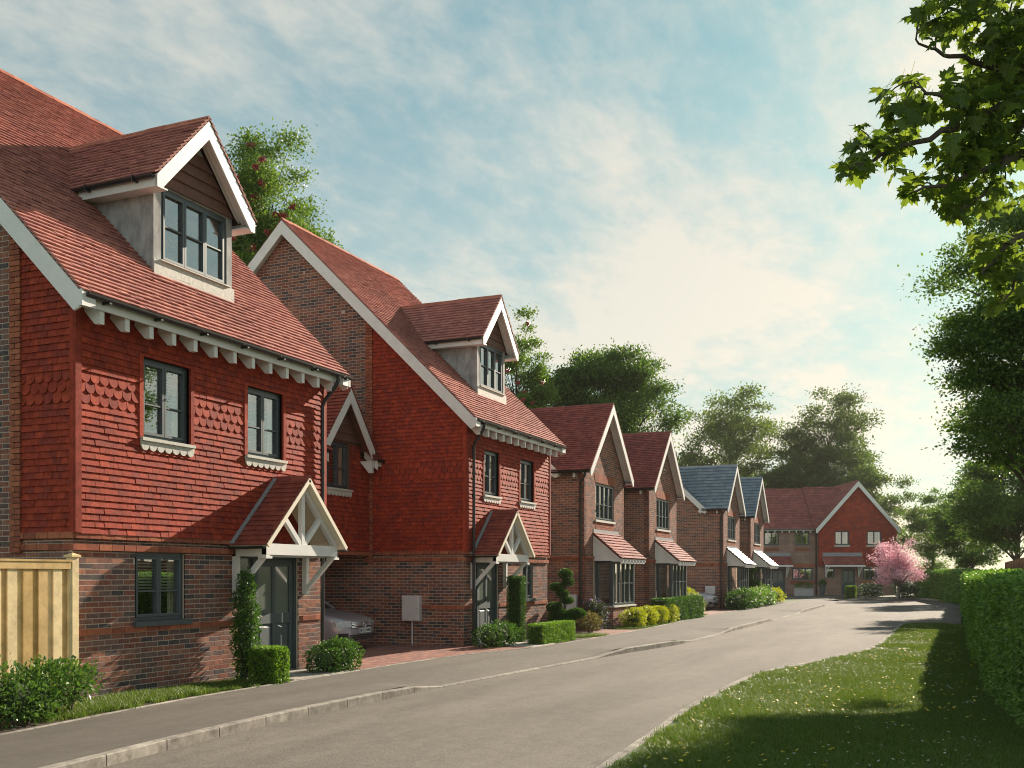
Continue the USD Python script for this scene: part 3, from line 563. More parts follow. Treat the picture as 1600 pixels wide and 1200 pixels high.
PITCH = math.radians(44.5); TAN = math.tan(PITCH)
def tile_house(x0, L, label, seed, side_tile, wins, low_win, door, porch, pipe_x, dorm, side_band, rowpos):
    """the tall houses: brick below, hung tiles above, a gabled dormer and a gabled porch. wins: openings (x0, x1, z0, z1) of the upper floor"""
    rng = np.random.default_rng(seed); h = thing('tile_hung_house', label, 'house', (x0, 0, 0)); O = (x0, 0, 0)
    D, ZE = 10.2, 5.36; ov = .3; apex_z = ZE + (5.1 + ov) * TAN
    front = Frame((0, 0, 0), (1, 0, 0), (0, 0, 1), (0, -1, 0)); left = Frame((0, 0, 0), (0, 1, 0), (0, 0, 1), (-1, 0, 0)); right = Frame((L, 0, 0), (0, 1, 0), (0, 0, 1), (1, 0, 0)); back = Frame((0, D, 0), (1, 0, 0), (0, 0, 1), (0, 1, 0))
    lf = Frame((0, .06, 0), (1, 0, 0), (0, 0, 1), (0, -1, 0))      # face of the brick below, set back
    JZ = 2.27
    hole = lambda b: sbox(b[0], b[2], b[1], b[3])
    openings_low = unary_union([hole(low_win), hole(door)]); openings_up = unary_union([hole(b) for b in wins])
    cap_wall(h, 'wall', sbox(0, -.15, L, JZ).difference(openings_low), lf, .22, 'mortar')
    cap_wall(h, 'wall', sbox(0.0, JZ, L, ZE + .25).difference(openings_up), front, .2, 'dark_board')
    gz = lambda y: ZE - .04 + (min(y, D - y) + ov) * TAN - .06
    gable = Polygon([(0.28, -.15), (D, -.15), (D, gz(0)), (D / 2, gz(D / 2)), (0.28, gz(0.28))])
    cap_wall(h, 'wall', gable, left, .22, 'mortar')
    part('wall', MB().prism(gable, right, -.22, 0), 'far_brick_y', h); part('wall', MB().prism(sbox(.22, -.15, L - .22, ZE), back, -.2, 0), 'far_brick_x', h)
    part('wall', MB().prism(sbox(.22, -.1, L - .22, ZE), Frame((0, 4.0, 0), (1, 0, 0), (0, 0, 1), (0, -1, 0)), -.1, 0), 'interior', h)     # the rooms' rear wall
    part('floor', MB().box(.22, L - .22, .3, 4.0, JZ + .02, JZ + .2).box(.22, L - .22, .3, 4.0, 5.0, 5.15), 'interior', h)
    # bricks
    kw = dict(lap=-.011, nb=.003, nt=.003, th=.02, gu=.0055)
    bands = unary_union([sbox(-1, .885, L + 1, .975), sbox(-1, 2.03, L + 1, 2.12)])
    fb = sbox(0.002, -.1, L, 2.19).difference(openings_low).difference(bands)
    bricks = pieces(fb, lf, .075, .225, rng, u0=0, v0=-.09, jit=.0009, **kw)
    yt = side_tile
    lb = unary_union([Polygon([(yt, 2.0), (D, 2.0), (D, gz(0)), (D / 2, gz(D / 2) - .02), (yt, gz(yt) - .02)]), sbox(.062, -.1, D, 2.19)]).difference(unary_union([sbox(-1, 2.03, yt + .22, 2.12), sbox(yt, 2.0, yt + .2, 9), sbox(-1, .885, side_band, .975)]))
    bricks += pieces(lb, left, .075, .225, rng, u0=.0, v0=-.09, jit=.0009, shift=1, **kw)
    lay(h, 'brick', bricks, 'brick', 300, O)
    red = []
    kr = dict(lap=-.008, th=.06, gu=.004, jit=.002)
    red += pieces(sbox(0, .885, door[0] - .02, .975).difference(hole(low_win)), lf, .09, .225, rng, nb=.028, nt=.028, **kr)
    red += pieces(sbox(door[1] + .02, .885, L, .975).difference(hole(low_win)), lf, .09, .225, rng, nb=.028, nt=.028, **kr)
    red += pieces(sbox(-.03, 2.03, L, 2.12), lf, .09, .225, rng, nb=.055, nt=.055, th=.09, **{k: v for k, v in kr.items() if k != 'th'})
    red += pieces(sbox(-.015, 2.185, L, 2.27), front, .09, .225, rng, nb=.02, nt=.02, **kr)
    red += pieces(sbox(.0, 2.03, yt + .2, 2.12), left, .09, .225, rng, nb=.035, nt=.035, **kr)
    red += pieces(sbox(.0, 2.185, yt, 2.27), left, .09, .225, rng, nb=.05, nt=.05, **kr)
    if side_band > .1: red += pieces(sbox(.06, .885, side_band, .975), left, .09, .225, rng, nb=.028, nt=.028, **kr)
    red += pieces(Polygon([(yt, 2.0), (yt + .2, 2.0), (yt + .2, gz(yt + .2) - .05), (yt, gz(yt) - .05)]), left, .075, .2, rng, u0=yt, nb=.055, nt=.055, lap=-.010, th=.06, gu=.004)
    lay(h, 'band_brick', red, 'red_brick', 120, O)
    # hung tiles, three rows of them rounded
    tiles = []; S0, S1 = 3.98, 4.42
    tk = dict(lap=.035, nb=.035, nt=.010, th=.015)
    cl = unary_union([sbox(b[0] - .075, b[2] - .02, b[1] + .075, b[3] + .03) for b in wins])
    for fr, reg in ((front, sbox(.06, JZ - .02, L - .06, ZE + .2).difference(cl)), (left, Polygon([(.06, JZ - .02), (yt, JZ - .02), (yt, gz(yt) - .0), (.06, gz(.06) - .0)]))):
        mx = reg.bounds[2]
        tiles += pieces(reg.intersection(sbox(-1, 0, 99, S0)), fr, .092, .165, rng, v0=JZ - .02, **tk)
        tiles += pieces(reg.intersection(sbox(-1, S0 - .005, 99, S1)), fr, .145, .165, rng, v0=S0, club=True, gu=.004, **{**tk, 'lap': .05, 'nb': .036})
        tiles += pieces(reg.intersection(sbox(-1, S1, 99, 12)), fr, .092, .165, rng, v0=S1, **tk)
        part('tile_batten', MB().prism(reg.intersection(sbox(-1, S0 - .03, 99, S0 + .13)), fr, .001, .011), 'hanging_clay', h)
    lay(h, 'hanging_tile', tiles, 'hanging_clay', 300, O)
    corner = MB().box(-.042, .06, JZ - .01, ZE - .02, -.0, .044, front).box(-.0, .065, JZ - .01, ZE - .05, .0, .043, left)
    part('corner_tile_strip', corner, 'hanging_clay', h); part('corner_tile_strip', MB().box(L - .06, L + .03, JZ - .01, ZE - .02, 0, .044, front), 'hanging_clay', h)
    for b in wins:
        part('window_surround', MB().box(b[0] - .075, b[0], b[2] - .02, b[3] + .03, -.12, .04, front).box(b[1], b[1] + .075, b[2] - .02, b[3] + .03, -.12, .04, front).box(b[0], b[1], b[3], b[3] + .03, -.12, .04, front), 'hanging_clay', h)
        window(h, Frame((b[0], 0, b[2]), (1, 0, 0), (0, 0, 1), (0, -1, 0)), b[1] - b[0], b[3] - b[2], 2, (.42,), 0, 'scallop', 'both' if b is wins[0] else 'curtain')
    window(h, Frame((low_win[0], .06, low_win[2]), (1, 0, 0), (0, 0, 1), (0, -1, 0)), low_win[1] - low_win[0], low_win[3] - low_win[2], 2, (.42,), 0, 'plain', 'both')
    panel_door(h, Frame((door[0], .06, door[2]), (1, 0, 0), (0, 0, 1), (0, -1, 0)), door[4], door[3] - door[2], door[1] - door[0] - door[4])
    # roof
    sf = slope_frame((0, -ov - .06, ZE), (1, 0, 0), (0, 1, 0), PITCH); sl = (5.1 + ov + .06) / math.cos(PITCH)
    d0, d1, dy = dorm['x0'], dorm['x1'], dorm['y']; vy = lambda y: (y + ov + .06) / math.cos(PITCH)
    poly = sbox(-.24, 0, L + .24, sl)
    roofhole = Polygon([(d0 + .02, vy(dy + .02)), (d1 - .02, vy(dy + .02)), (d1 - .02, vy(dy + 1.0)), ((d0 + d1) / 2, vy(dy + 2.3)), (d0 + .02, vy(dy + 1.0))])
    batch = []
    slope(h, sf, poly.difference(roofhole), 'roof_clay', rng, batch=batch)
    bf = slope_frame((0, D + ov + .06, ZE), (1, 0, 0), (0, -1, 0), PITCH); part('roof_deck', MB().prism(sbox(-.24, 0, L + .24, sl), bf, -.05, .03), 'back_tile', h)
    AZ = ZE + sl * math.sin(PITCH)
    ridge_tiles(h, (-.26, 5.1, AZ + .01), (L + .26, 5.1, AZ + .01), PITCH)
    for xg, nx in ((-.24, -1), (L + .24, 1)):
        bargeboard(h, (xg + nx * .03, 5.1, AZ - .015), (xg + nx * .03, -ov - .05, ZE - .0), (nx, 0, 0), .25); bargeboard(h, (xg + nx * .03, 5.1, AZ - .015), (xg + nx * .03, D + ov + .05, ZE - .0), (nx, 0, 0), .25)
        part('soffit', MB().prism(Polygon([(0, 0), (sl, 0), (sl, .02), (0, .02)]), Frame((xg, -ov - .05, ZE - .075), (0, math.cos(PITCH), math.sin(PITCH)), (-nx, 0, 0), (0, -math.sin(PITCH), math.cos(PITCH))), -.02, 0) if False else MB().add(*_soffit(xg, nx, ov, ZE, sl)), 'white_paint', h)
        part('verge_end', MB().box(min(xg, xg + nx * .034), max(xg, xg + nx * .034), -ov - .10, -ov + .0, ZE - .2, ZE + .01).box(xg - nx * .0 if nx < 0 else xg - .2, xg + .2 if nx < 0 else xg, -ov - .095, -ov - .0, ZE - .195, ZE - .01), 'white_paint', h)
    part('fascia', MB().box(-.03, L + .03, -ov - .03, -ov, ZE - .17, ZE - .005), 'white_paint', h)
    part('eaves_board', MB().box(-.02, L + .02, -ov, .0, ZE - .05, ZE - .03), 'white_paint', h)
    gutter(h, (-.2, -ov - .095, ZE - .02), (L + .26, -ov - .095, ZE - .02))
    n = round(L / .49)
    rp = Polygon([(ov, -.05), (ov, -.34), (ov - .09, -.34), (ov - .30, -.12), (0, -.05)])
    for i in range(n + 1):
        xb = .16 + (L - .32) * i / n; part('rafter_foot', MB().prism(rp, Frame((xb - .04, 0, ZE), (0, -1, 0), (0, 0, 1), (1, 0, 0)), 0, .08), 'white_paint', h)
    # dormer
    cx = (d0 + d1) / 2; ez, rz = dorm['ez'], dorm['rz']; dp = math.atan((rz - ez) / (cx - d0 + dorm['ov'])); roofz = lambda y: ZE + (y + ov + .06) * TAN
    ybk = lambda z: (z - ZE) / TAN - ov - .06
    df = Frame((0, dy, 0), (1, 0, 0), (0, 0, 1), (0, -1, 0)); wb = roofz(dy) + .23; wt = ez - .02
    wx0, wx1 = d0 + .16, d1 - .13
    dg = Polygon([(d0, roofz(dy) - .1), (d1, roofz(dy) - .1), (d1, ez), (cx + .02, ez + (cx - d0) * math.tan(dp)), (d0, ez)])
    part('dormer_front', MB().prism(dg.difference(sbox(wx0, wb, wx1, wt)), df, -.12, 0), 'dormer_render', h)
    for xs_, nn in ((d0, -1), (d1, 1)):
        ck = Polygon([(dy + .02, roofz(dy) - .1), (ybk(ez + .1) + .1, ez + .05), (dy + .02, ez + .05)])
        part('dormer_cheek', MB().prism(ck, Frame((xs_, 0, 0), (0, 1, 0), (0, 0, 1), (nn, 0, 0)), -.1, 0.004), 'dormer_render', h)
    window(h, Frame((wx0, dy, wb), (1, 0, 0), (0, 0, 1), (0, -1, 0)), wx1 - wx0, wt - wb, 3, (.5,), 0, None, 'none', recess=.02, name='dormer_window')
    part('dormer_apron', MB().box(d0 - .02, d1 + .02, roofz(dy) - .03, wb - .0, .0, .035, df).box(d0 + .1, d1 - .1, wb - .0, wb + .02, -.03, .07, df), 'old_white', h)
    gt = Polygon([(d0 + .02, ez - .0), (d1 - .02, ez), (cx, ez + (cx - d0) * math.tan(dp) - .02)])
    for k, t in enumerate(pieces(gt, df, .185, 9.0, rng, lap=.03, nb=.05, nt=.02, th=.018, u0=d0 - 1, stagger=0)): part('gable_board', t, 'dark_board', h)
    ovd = dorm['ov']; yf = dy - .28; dsl = (cx - d0 + ovd) / math.cos(dp)
    for sgn in (-1, 1):
        xe = cx + sgn * (cx - d0 + ovd); ye = ybk(ez); yr = ybk(rz)
        fr = slope_frame((xe, 0, ez), (0, 1, 0), (-sgn, 0, 0), dp)
        poly = Polygon([(yf, 0), (ye + .12, 0), (yr + .12, dsl), (yf, dsl)])
        slope(h, fr, poly, 'roof_clay' if sgn < 0 else 'roof_clay', rng, batch=batch, deck_t=.04)
        bargeboard(h, (cx, yf - .02, rz - .015), (xe, yf - .02, ez - .015), (0, -1, 0), .2)
        bargeboard(h, (cx, dy - .0 - .05, rz - .06), (xe - sgn * .1, dy - .05, ez + .04), (0, -1, 0), .08, .02)
        part('fascia', MB().box(min(xe, xe - sgn * .03), max(xe, xe - sgn * .03), yf - .0, ye + .1, ez - .19, ez - .01), 'white_paint', h)
        part('soffit', MB().box(min(xe - sgn * .03, cx + sgn * (cx - d0) - sgn * .0), max(xe - sgn * .03, cx + sgn * (cx - d0)), yf, ye, ez - .185, ez - .165), 'white_paint', h)
        gutter(h, (xe + sgn * .05, yf + .02, ez - .03), (xe + sgn * .05, ye + .15, ez - .03), .045)
        vs = MB()   # soffit boards under the gable's overhang
        a0, a1 = np.array([cx, yf, rz - .09]), np.array([xe - sgn * .04, yf, ez - .05 + .0]); vs.add([a0, a1, a1 + [0, dy - yf - .05, 0], a0 + [0, dy - yf - .05, 0], a0 + [0, 0, .02], a1 + [0, 0, .02], a1 + [0, dy - yf - .05, .02], a0 + [0, dy - yf - .05, .02]], [[0, 1, 2], [0, 2, 3], [4, 6, 5], [4, 7, 6], [0, 4, 5], [0, 5, 1], [2, 6, 7], [2, 7, 3]])
        part('soffit', vs, 'white_paint', h)
    ridge_tiles(h, (cx, yf - .02, rz + .01), (cx, ybk(rz) + .05, rz + .01), dp, 'ridge_clay', .42, .12)
    lay(h, 'roof_tile', batch, 'roof_clay', 300, O)
    # porch
    px0, px1, pd, pe, pa = porch; pc = (px0 + px1) / 2; pp = math.atan((pa - pe) / ((px1 - px0) / 2 + .13)); ptiles = []
    psl = ((px1 - px0) / 2 + .13) / math.cos(pp)
    for sgn in (-1, 1):
        xe = pc + sgn * ((px1 - px0) / 2 + .13); fr = slope_frame((xe, 0, pe), (0, 1, 0), (-sgn, 0, 0), pp)
        slope(h, fr, sbox(-pd - .14, 0, .0, psl), None, rng, deck='cream_paint', deck_t=.03)
        ptiles += pieces(sbox(-pd - .16, -.02, -.01, psl), fr, .115, .165, rng, lap=.05, nb=.034, nt=.010, th=.014)
        fl = MB().box(-.10, .0, 0, psl, .034, .05, fr).box(-.012, .0, 0, psl, .03, .14, fr); part('lead_flashing', fl, 'lead', h)
        part('verge_board', MB().box(-pd - .17, -pd - .145, 0, psl, -.05, .02, fr), 'cream_paint', h)
        gutter(h, (xe + sgn * .04, -pd - .14, pe - .02), (xe + sgn * .04, -.04, pe - .02), .042, False)
        # front truss
        a, b = np.array([pc, -pd, pa - .11]), np.array([xe - sgn * .12, -pd, pe - .0]); part('principal_rafter', MB().beam(a, b, .09, .13, (0, -1, 0)) if False else MB().beam(a, b, .095, .08, (0, 1, 0)), 'white_paint', h)
        m = a * .48 + b * .52; part('strut', MB().beam(np.array([pc + sgn * .05, -pd, pe + .03]), m, .085, .07, (0, 1, 0)), 'white_paint', h)
        xp = pc + sgn * ((px1 - px0) / 2 - .05)
        part('plate', MB().box(xp - .05, xp + .05, -pd - .04, .06, pe - .17, pe - .02), 'white_paint', h)
        part('bracket_post', MB().box(xp - .045, xp + .045, -.035, .06, pe - .82, pe - .17), 'white_paint', h)
        part('bracket_strut', MB().beam(np.array([xp, -.02, pe - .72]), np.array([xp, -pd + .03, pe - .17]), .075, .075, (1, 0, 0)), 'white_paint', h)
        part('bracket_end', MB().box(xp - .08, xp + .08, -pd - .06, -pd + .1, pe - .21, pe - .17), 'white_paint', h)
        bw = np.array([pc, .03, pa - .11]); part('principal_rafter', MB().beam(bw, np.array([xe - sgn * .12, .03, pe]), .10, .06, (0, 1, 0)), 'white_paint', h)
        part('strut', MB().beam(np.array([pc + sgn * .05, .03, pe + .03]), np.array([pc + sgn * (px1 - px0) * .27, .03, (pa + pe) / 2]), .08, .05, (0, 1, 0)), 'white_paint', h)
    part('tie_beam', MB().box(px0, px1, -pd - .045, -pd + .045, pe - .15, pe + .03), 'white_paint', h)
    part('tie_beam', MB().box(px0, px1, -.02, .058, pe - .17, pe + .03), 'white_paint', h)
    part('king_post', MB().box(pc - .045, pc + .045, -pd - .038, -pd + .038, pe + .03, pa - .12), 'white_paint', h)
    part('king_post', MB().box(pc - .045, pc + .045, .0, .05, pe + .03, pa - .12), 'white_paint', h)
    ridge_tiles(h, (pc, -pd - .17, pa + .0), (pc, -.01, pa + .0), pp, 'porch_clay', .33, .11, 'porch_ridge_tile')
    lay(h, 'porch_tile', ptiles, 'porch_clay', 150, O)
    s = 1 if pipe_x > L / 2 else -1
    downpipe(h, [(pipe_x + s * .06, -ov - .095, ZE - .06), (pipe_x + s * .06, -ov - .095, ZE - .14), (pipe_x + s * .04, -ov - .06, ZE - .24), (pipe_x, -.14, ZE - .5), (pipe_x, -.095, ZE - .6), (pipe_x, -.095, ZE - 1.0), (pipe_x, -.095, .02)])
    return h
def _soffit(xg, nx, ov, ZE, sl):
    """the sloping board that closes the underside of a verge, from the wall out to the bargeboard"""
    c, s = math.cos(PITCH), math.sin(PITCH); V = []; F = []
    for sg in (0, 1):
        for k, (v) in enumerate((0.02, sl)):
            for x in (xg, xg - nx * .24):
                for dz in (-.17, -.15):
                    y = -ov - .06 + v * c; y = y if sg == 0 else 10.2 - y
                    V.append([x, y, ZE + v * s + dz * 1.3])
        b = sg * 8; F += [[b, b + 4, b + 6], [b, b + 6, b + 2], [b + 1, b + 7, b + 5], [b + 1, b + 3, b + 7], [b, b + 1, b + 5], [b, b + 5, b + 4], [b + 2, b + 6, b + 7], [b + 2, b + 7, b + 3]]
    return V, F

H1 = tile_house(0, 5.76, 'nearest tall tile-hung house, behind the pale wooden fence and the square clipped bush', 11, .96,
    [(1.19, 2.17, 3.66, 4.82), (3.52, 4.49, 3.66, 4.80)], (1.12, 2.15, 1.03, 2.02), (3.46, 5.06, .02, 2.03, 1.18), (3.24, 5.26, .58, 2.17, 3.30), 5.58,
    dict(x0=2.07, x1=3.91, y=.6, ez=7.72, rz=8.98, ov=.24), 0, 0)
H2 = tile_house(11.68, 5.35, 'second tall tile-hung house along the road, with white meter box on its side wall', 12, 2.55,
    [(.95, 1.84, 3.66, 4.78), (3.18, 4.14, 3.66, 4.78)], (3.55, 4.3, 1.05, 2.03), (.52, 2.0, .02, 2.03, 1.12), (.35, 2.35, .58, 2.17, 3.25), .22,
    dict(x0=1.85, x1=3.6, y=.6, ez=7.72, rz=8.98, ov=.24), 1.45, 1)

# ------------------------------------------------------------------ the room over the carport between the two tall houses
def link_block():
    rng = np.random.default_rng(31); h = thing('carport_room', 'low tile-hung link over a carport between the two tall houses, with small white gable', 'house', (5.80, 2.65, 0)); O = np.array([5.8, 2.65, 0])
    W = 5.84; fr = Frame((0, 0, 0), (1, 0, 0), (0, 0, 1), (0, -1, 0)); ZE = 4.5; w = (4.02, 4.93, 3.72, 4.82); gc, gh, ga = 4.55, .86, 5.95
    wall = unary_union([sbox(0, 2.27, W, ZE), Polygon([(gc - gh, ZE - .1), (gc + gh, ZE - .1), (gc + gh, 4.9), (gc, ga - .06), (gc - gh, 4.9)])]).difference(sbox(w[0], w[2], w[1], w[3]))
    part('wall', MB().prism(wall, fr, -.2, 0), 'dark_board', h); part('wall', MB().box(0, W, 5.5, 5.7, -.1, 8), 'far_brick_x', h); part('floor', MB().box(0, W, .2, 5.5, 2.27, 2.42), 'interior', h)
    tiles = pieces(wall.difference(sbox(w[0] - .06, w[2] - .04, w[1] + .06, 9)).intersection(sbox(0, 2.25, W, 4.8)), fr, .105, .165, rng, v0=2.25, lap=.035, nb=.036, nt=.010, th=.013)
    lay(h, 'hanging_tile', tiles, 'hanging_clay', 120, O)
    for t in pieces(Polygon([(gc - gh, 4.86), (gc + gh, 4.86), (gc, ga)]), fr, .185, 9, rng, lap=.03, nb=.05, nt=.02, th=.018, u0=0, stagger=0): part('gable_board', t, 'dark_board', h)
    window(h, Frame((w[0], 0, w[2]), (1, 0, 0), (0, 0, 1), (0, -1, 0)), w[1] - w[0], w[3] - w[2], 2, (.42,), 0, 'scallop', 'curtain')
    ov = .34; batch = []; sf = slope_frame((0, -ov - .05, ZE), (1, 0, 0), (0, 1, 0), PITCH); sl = 3.4 / math.cos(PITCH)
    cut = Polygon([(gc - gh - .1, -1), (gc + gh + .1, -1), (gc + gh + .1, 1.05), (gc, 2.5), (gc - gh - .1, 1.05)])
    slope(h, sf, sbox(0, 0, W, sl).difference(cut), 'porch_clay', rng, batch=batch)
    rz = ZE + sl * math.sin(PITCH); bf = slope_frame((0, 2 * (3.4 - ov - .05) + ov + .05, ZE), (1, 0, 0), (0, -1, 0), PITCH); part('roof_deck', MB().prism(sbox(0, 0, W, sl), bf, -.05, .03), 'back_tile', h)
    ridge_tiles(h, (0, 3.4 - ov - .05, rz), (W, 3.4 - ov - .05, rz), PITCH)
    dp = math.atan((ga + .12 - 4.72) / (gh + .2)); dsl = (gh + .2) / math.cos(dp)
    for s in (-1, 1):
        xe = gc + s * (gh + .2); f2 = slope_frame((xe, 0, 4.72), (0, 1, 0), (-s, 0, 0), dp)
        slope(h, f2, Polygon([(-.3, 0), (.1, 0), (1.6, dsl), (-.3, dsl)]), 'porch_clay', rng, batch=batch, deck_t=.04)
        bargeboard(h, (gc, -.32, ga + .11), (xe, -.32, 4.71), (0, -1, 0), .2)
    ridge_tiles(h, (gc, -.32, ga + .13), (gc, 1.6, ga + .13), dp, 'porch_clay', .4, .11)
    lay(h, 'roof_tile', batch, 'porch_clay', 0, O)
    for a, b in ((.1, gc - gh - .2), (gc + gh + .2, W - .02)):
        part('fascia', MB().box(a, b, -ov - .03, -ov, ZE - .16, ZE), 'white_paint', h); gutter(h, (a, -ov - .09, ZE - .02), (b, -ov - .09, ZE - .02), .05, False)
        e = a if a > 1 else b; part('bargeboard', MB().prism(Polygon([(-ov - .05, ZE - .02), (-.02, ZE + .30), (-.02, ZE + .05), (-ov - .05, ZE - .26)]), Frame((e, 0, 0), (0, 1, 0), (0, 0, 1), (-1, 0, 0)), -.018, .018), 'white_paint', h)
        part('rafter_foot', MB().prism(Polygon([(ov, -.05), (ov, -.34), (ov - .09, -.34), (0, -.05)]), Frame((b - .4 if a > 1 else b - .2, 0, ZE), (0, -1, 0), (0, 0, 1), (1, 0, 0)), 0, .08), 'white_paint', h)
    part('lintel_beam', MB().box(0, W, -.03, .3, 2.17, 2.26), 'red_brick', h)
link_block()

# ------------------------------------------------------------------ the semi-detached pairs: two gabled wings with bays, joined behind
def bay(h, x0, x1, rng, roofmat, tint, limit, O):
    d, zp, zt = .62, .66, 2.14; fr = Frame((x0, -d, zp), (1, 0, 0), (0, 0, 1), (0, -1, 0))
    wl = unary_union([sbox(0, -.1, x1 - x0, zp)]); f0 = Frame((x0, -d, 0), (1, 0, 0), (0, 0, 1), (0, -1, 0))
    part('bay_plinth', MB().box(x0, x1, -d, 0, -.1, zp), 'mortar', h)
    ps = pieces(wl, f0, .075, .225, rng, lap=-.01, nb=.003, nt=.003, th=.02, gu=.0055, jit=.0009) + pieces(sbox(0, -.1, d, zp), Frame((x0, 0, 0), (0, -1, 0), (0, 0, 1), (-1, 0, 0)), .075, .225, rng, lap=-.01, nb=.003, nt=.003, th=.02, gu=.0055, jit=.0009)
    part('bay_sill', MB().box(x0 - .05, x1 + .05, -d - .06, 0, zp, zp + .05), 'old_white', h)
    z0 = zp + .05; hh = zt - z0
    window(h, Frame((x0 + .06, -d, z0), (1, 0, 0), (0, 0, 1), (0, -1, 0)), x1 - x0 - .12, hh, 4, (.5,), 0, None, 'none', recess=.0, name='bay_window', fw=.045)
    window(h, Frame((x0, -.04, z0), (0, -1, 0), (0, 0, 1), (-1, 0, 0)), d - .08, hh, 1, (.5,), 0, None, 'blind', recess=.0, name='bay_window', fw=.045)
    window(h, Frame((x1, -d + .04, z0), (0, 1, 0), (0, 0, 1), (1, 0, 0)), d - .08, hh, 1, (.5,), 0, None, 'none', recess=.0, name='bay_window', fw=.045)
    part('corner_post', MB().box(x0 - .004, x0 + .06, -d - .005, -d + .06, z0, zt), 'anthracite', h); part('corner_post', MB().box(x1 - .06, x1 + .004, -d - .005, -d + .06, z0, zt), 'anthracite', h)
    part('bay_ceiling', MB().box(x0, x1, -d, 0, zt, zt + .06), 'white_paint', h)
    p = math.atan(.80 / .95); sf = slope_frame((x0 - .17, -.95, 2.22), (1, 0, 0), (0, 1, 0), p); sl = .95 / math.cos(p); wdt = x1 - x0 + .34
    slope(h, sf, sbox(0, 0, wdt, sl), roofmat, rng, name='bay_roof_tile', limit=limit, origin=O, gauge=.15 if roofmat != 'slate' else .2, width=.22, deck_t=.04)
    tri = Polygon([(0, 3.0), (0, 2.14), (.93, 2.14), (.93, 2.18), (.0, 2.97)])
    for xx_, n in ((x0 - .14, -1), (x1 + .14, 1)):
        ff = Frame((xx_, 0, 0), (0, -1, 0), (0, 0, 1), (n, 0, 0)); part('bay_cheek', MB().prism(tri, ff, -.03, 0).beam((xx_ + n * .012, 0, 2.93), (xx_ + n * .012, -.95, 2.17), .024, .13, (n, 0, 0) if False else (0, 0, 1)), 'white_paint', h)
    part('bay_fascia', MB().box(x0 - .14, x1 + .14, -.93, -.90, 2.06, 2.2).box(x0 - .14, x1 + .14, -.90, -.62, 2.12, 2.14), 'white_paint', h)
    for k in range(8):
        xb = x0 - .05 + (x1 - x0 + .1) * k / 7; part('rafter_foot', MB().box(xb - .02, xb + .02, -.985, -.93, 2.10, 2.17), 'white_paint', h)
    part('lead_flashing', MB().box(x0 - .15, x1 + .15, -.02, .004, 2.98, 3.16), 'lead', h)
    return ps
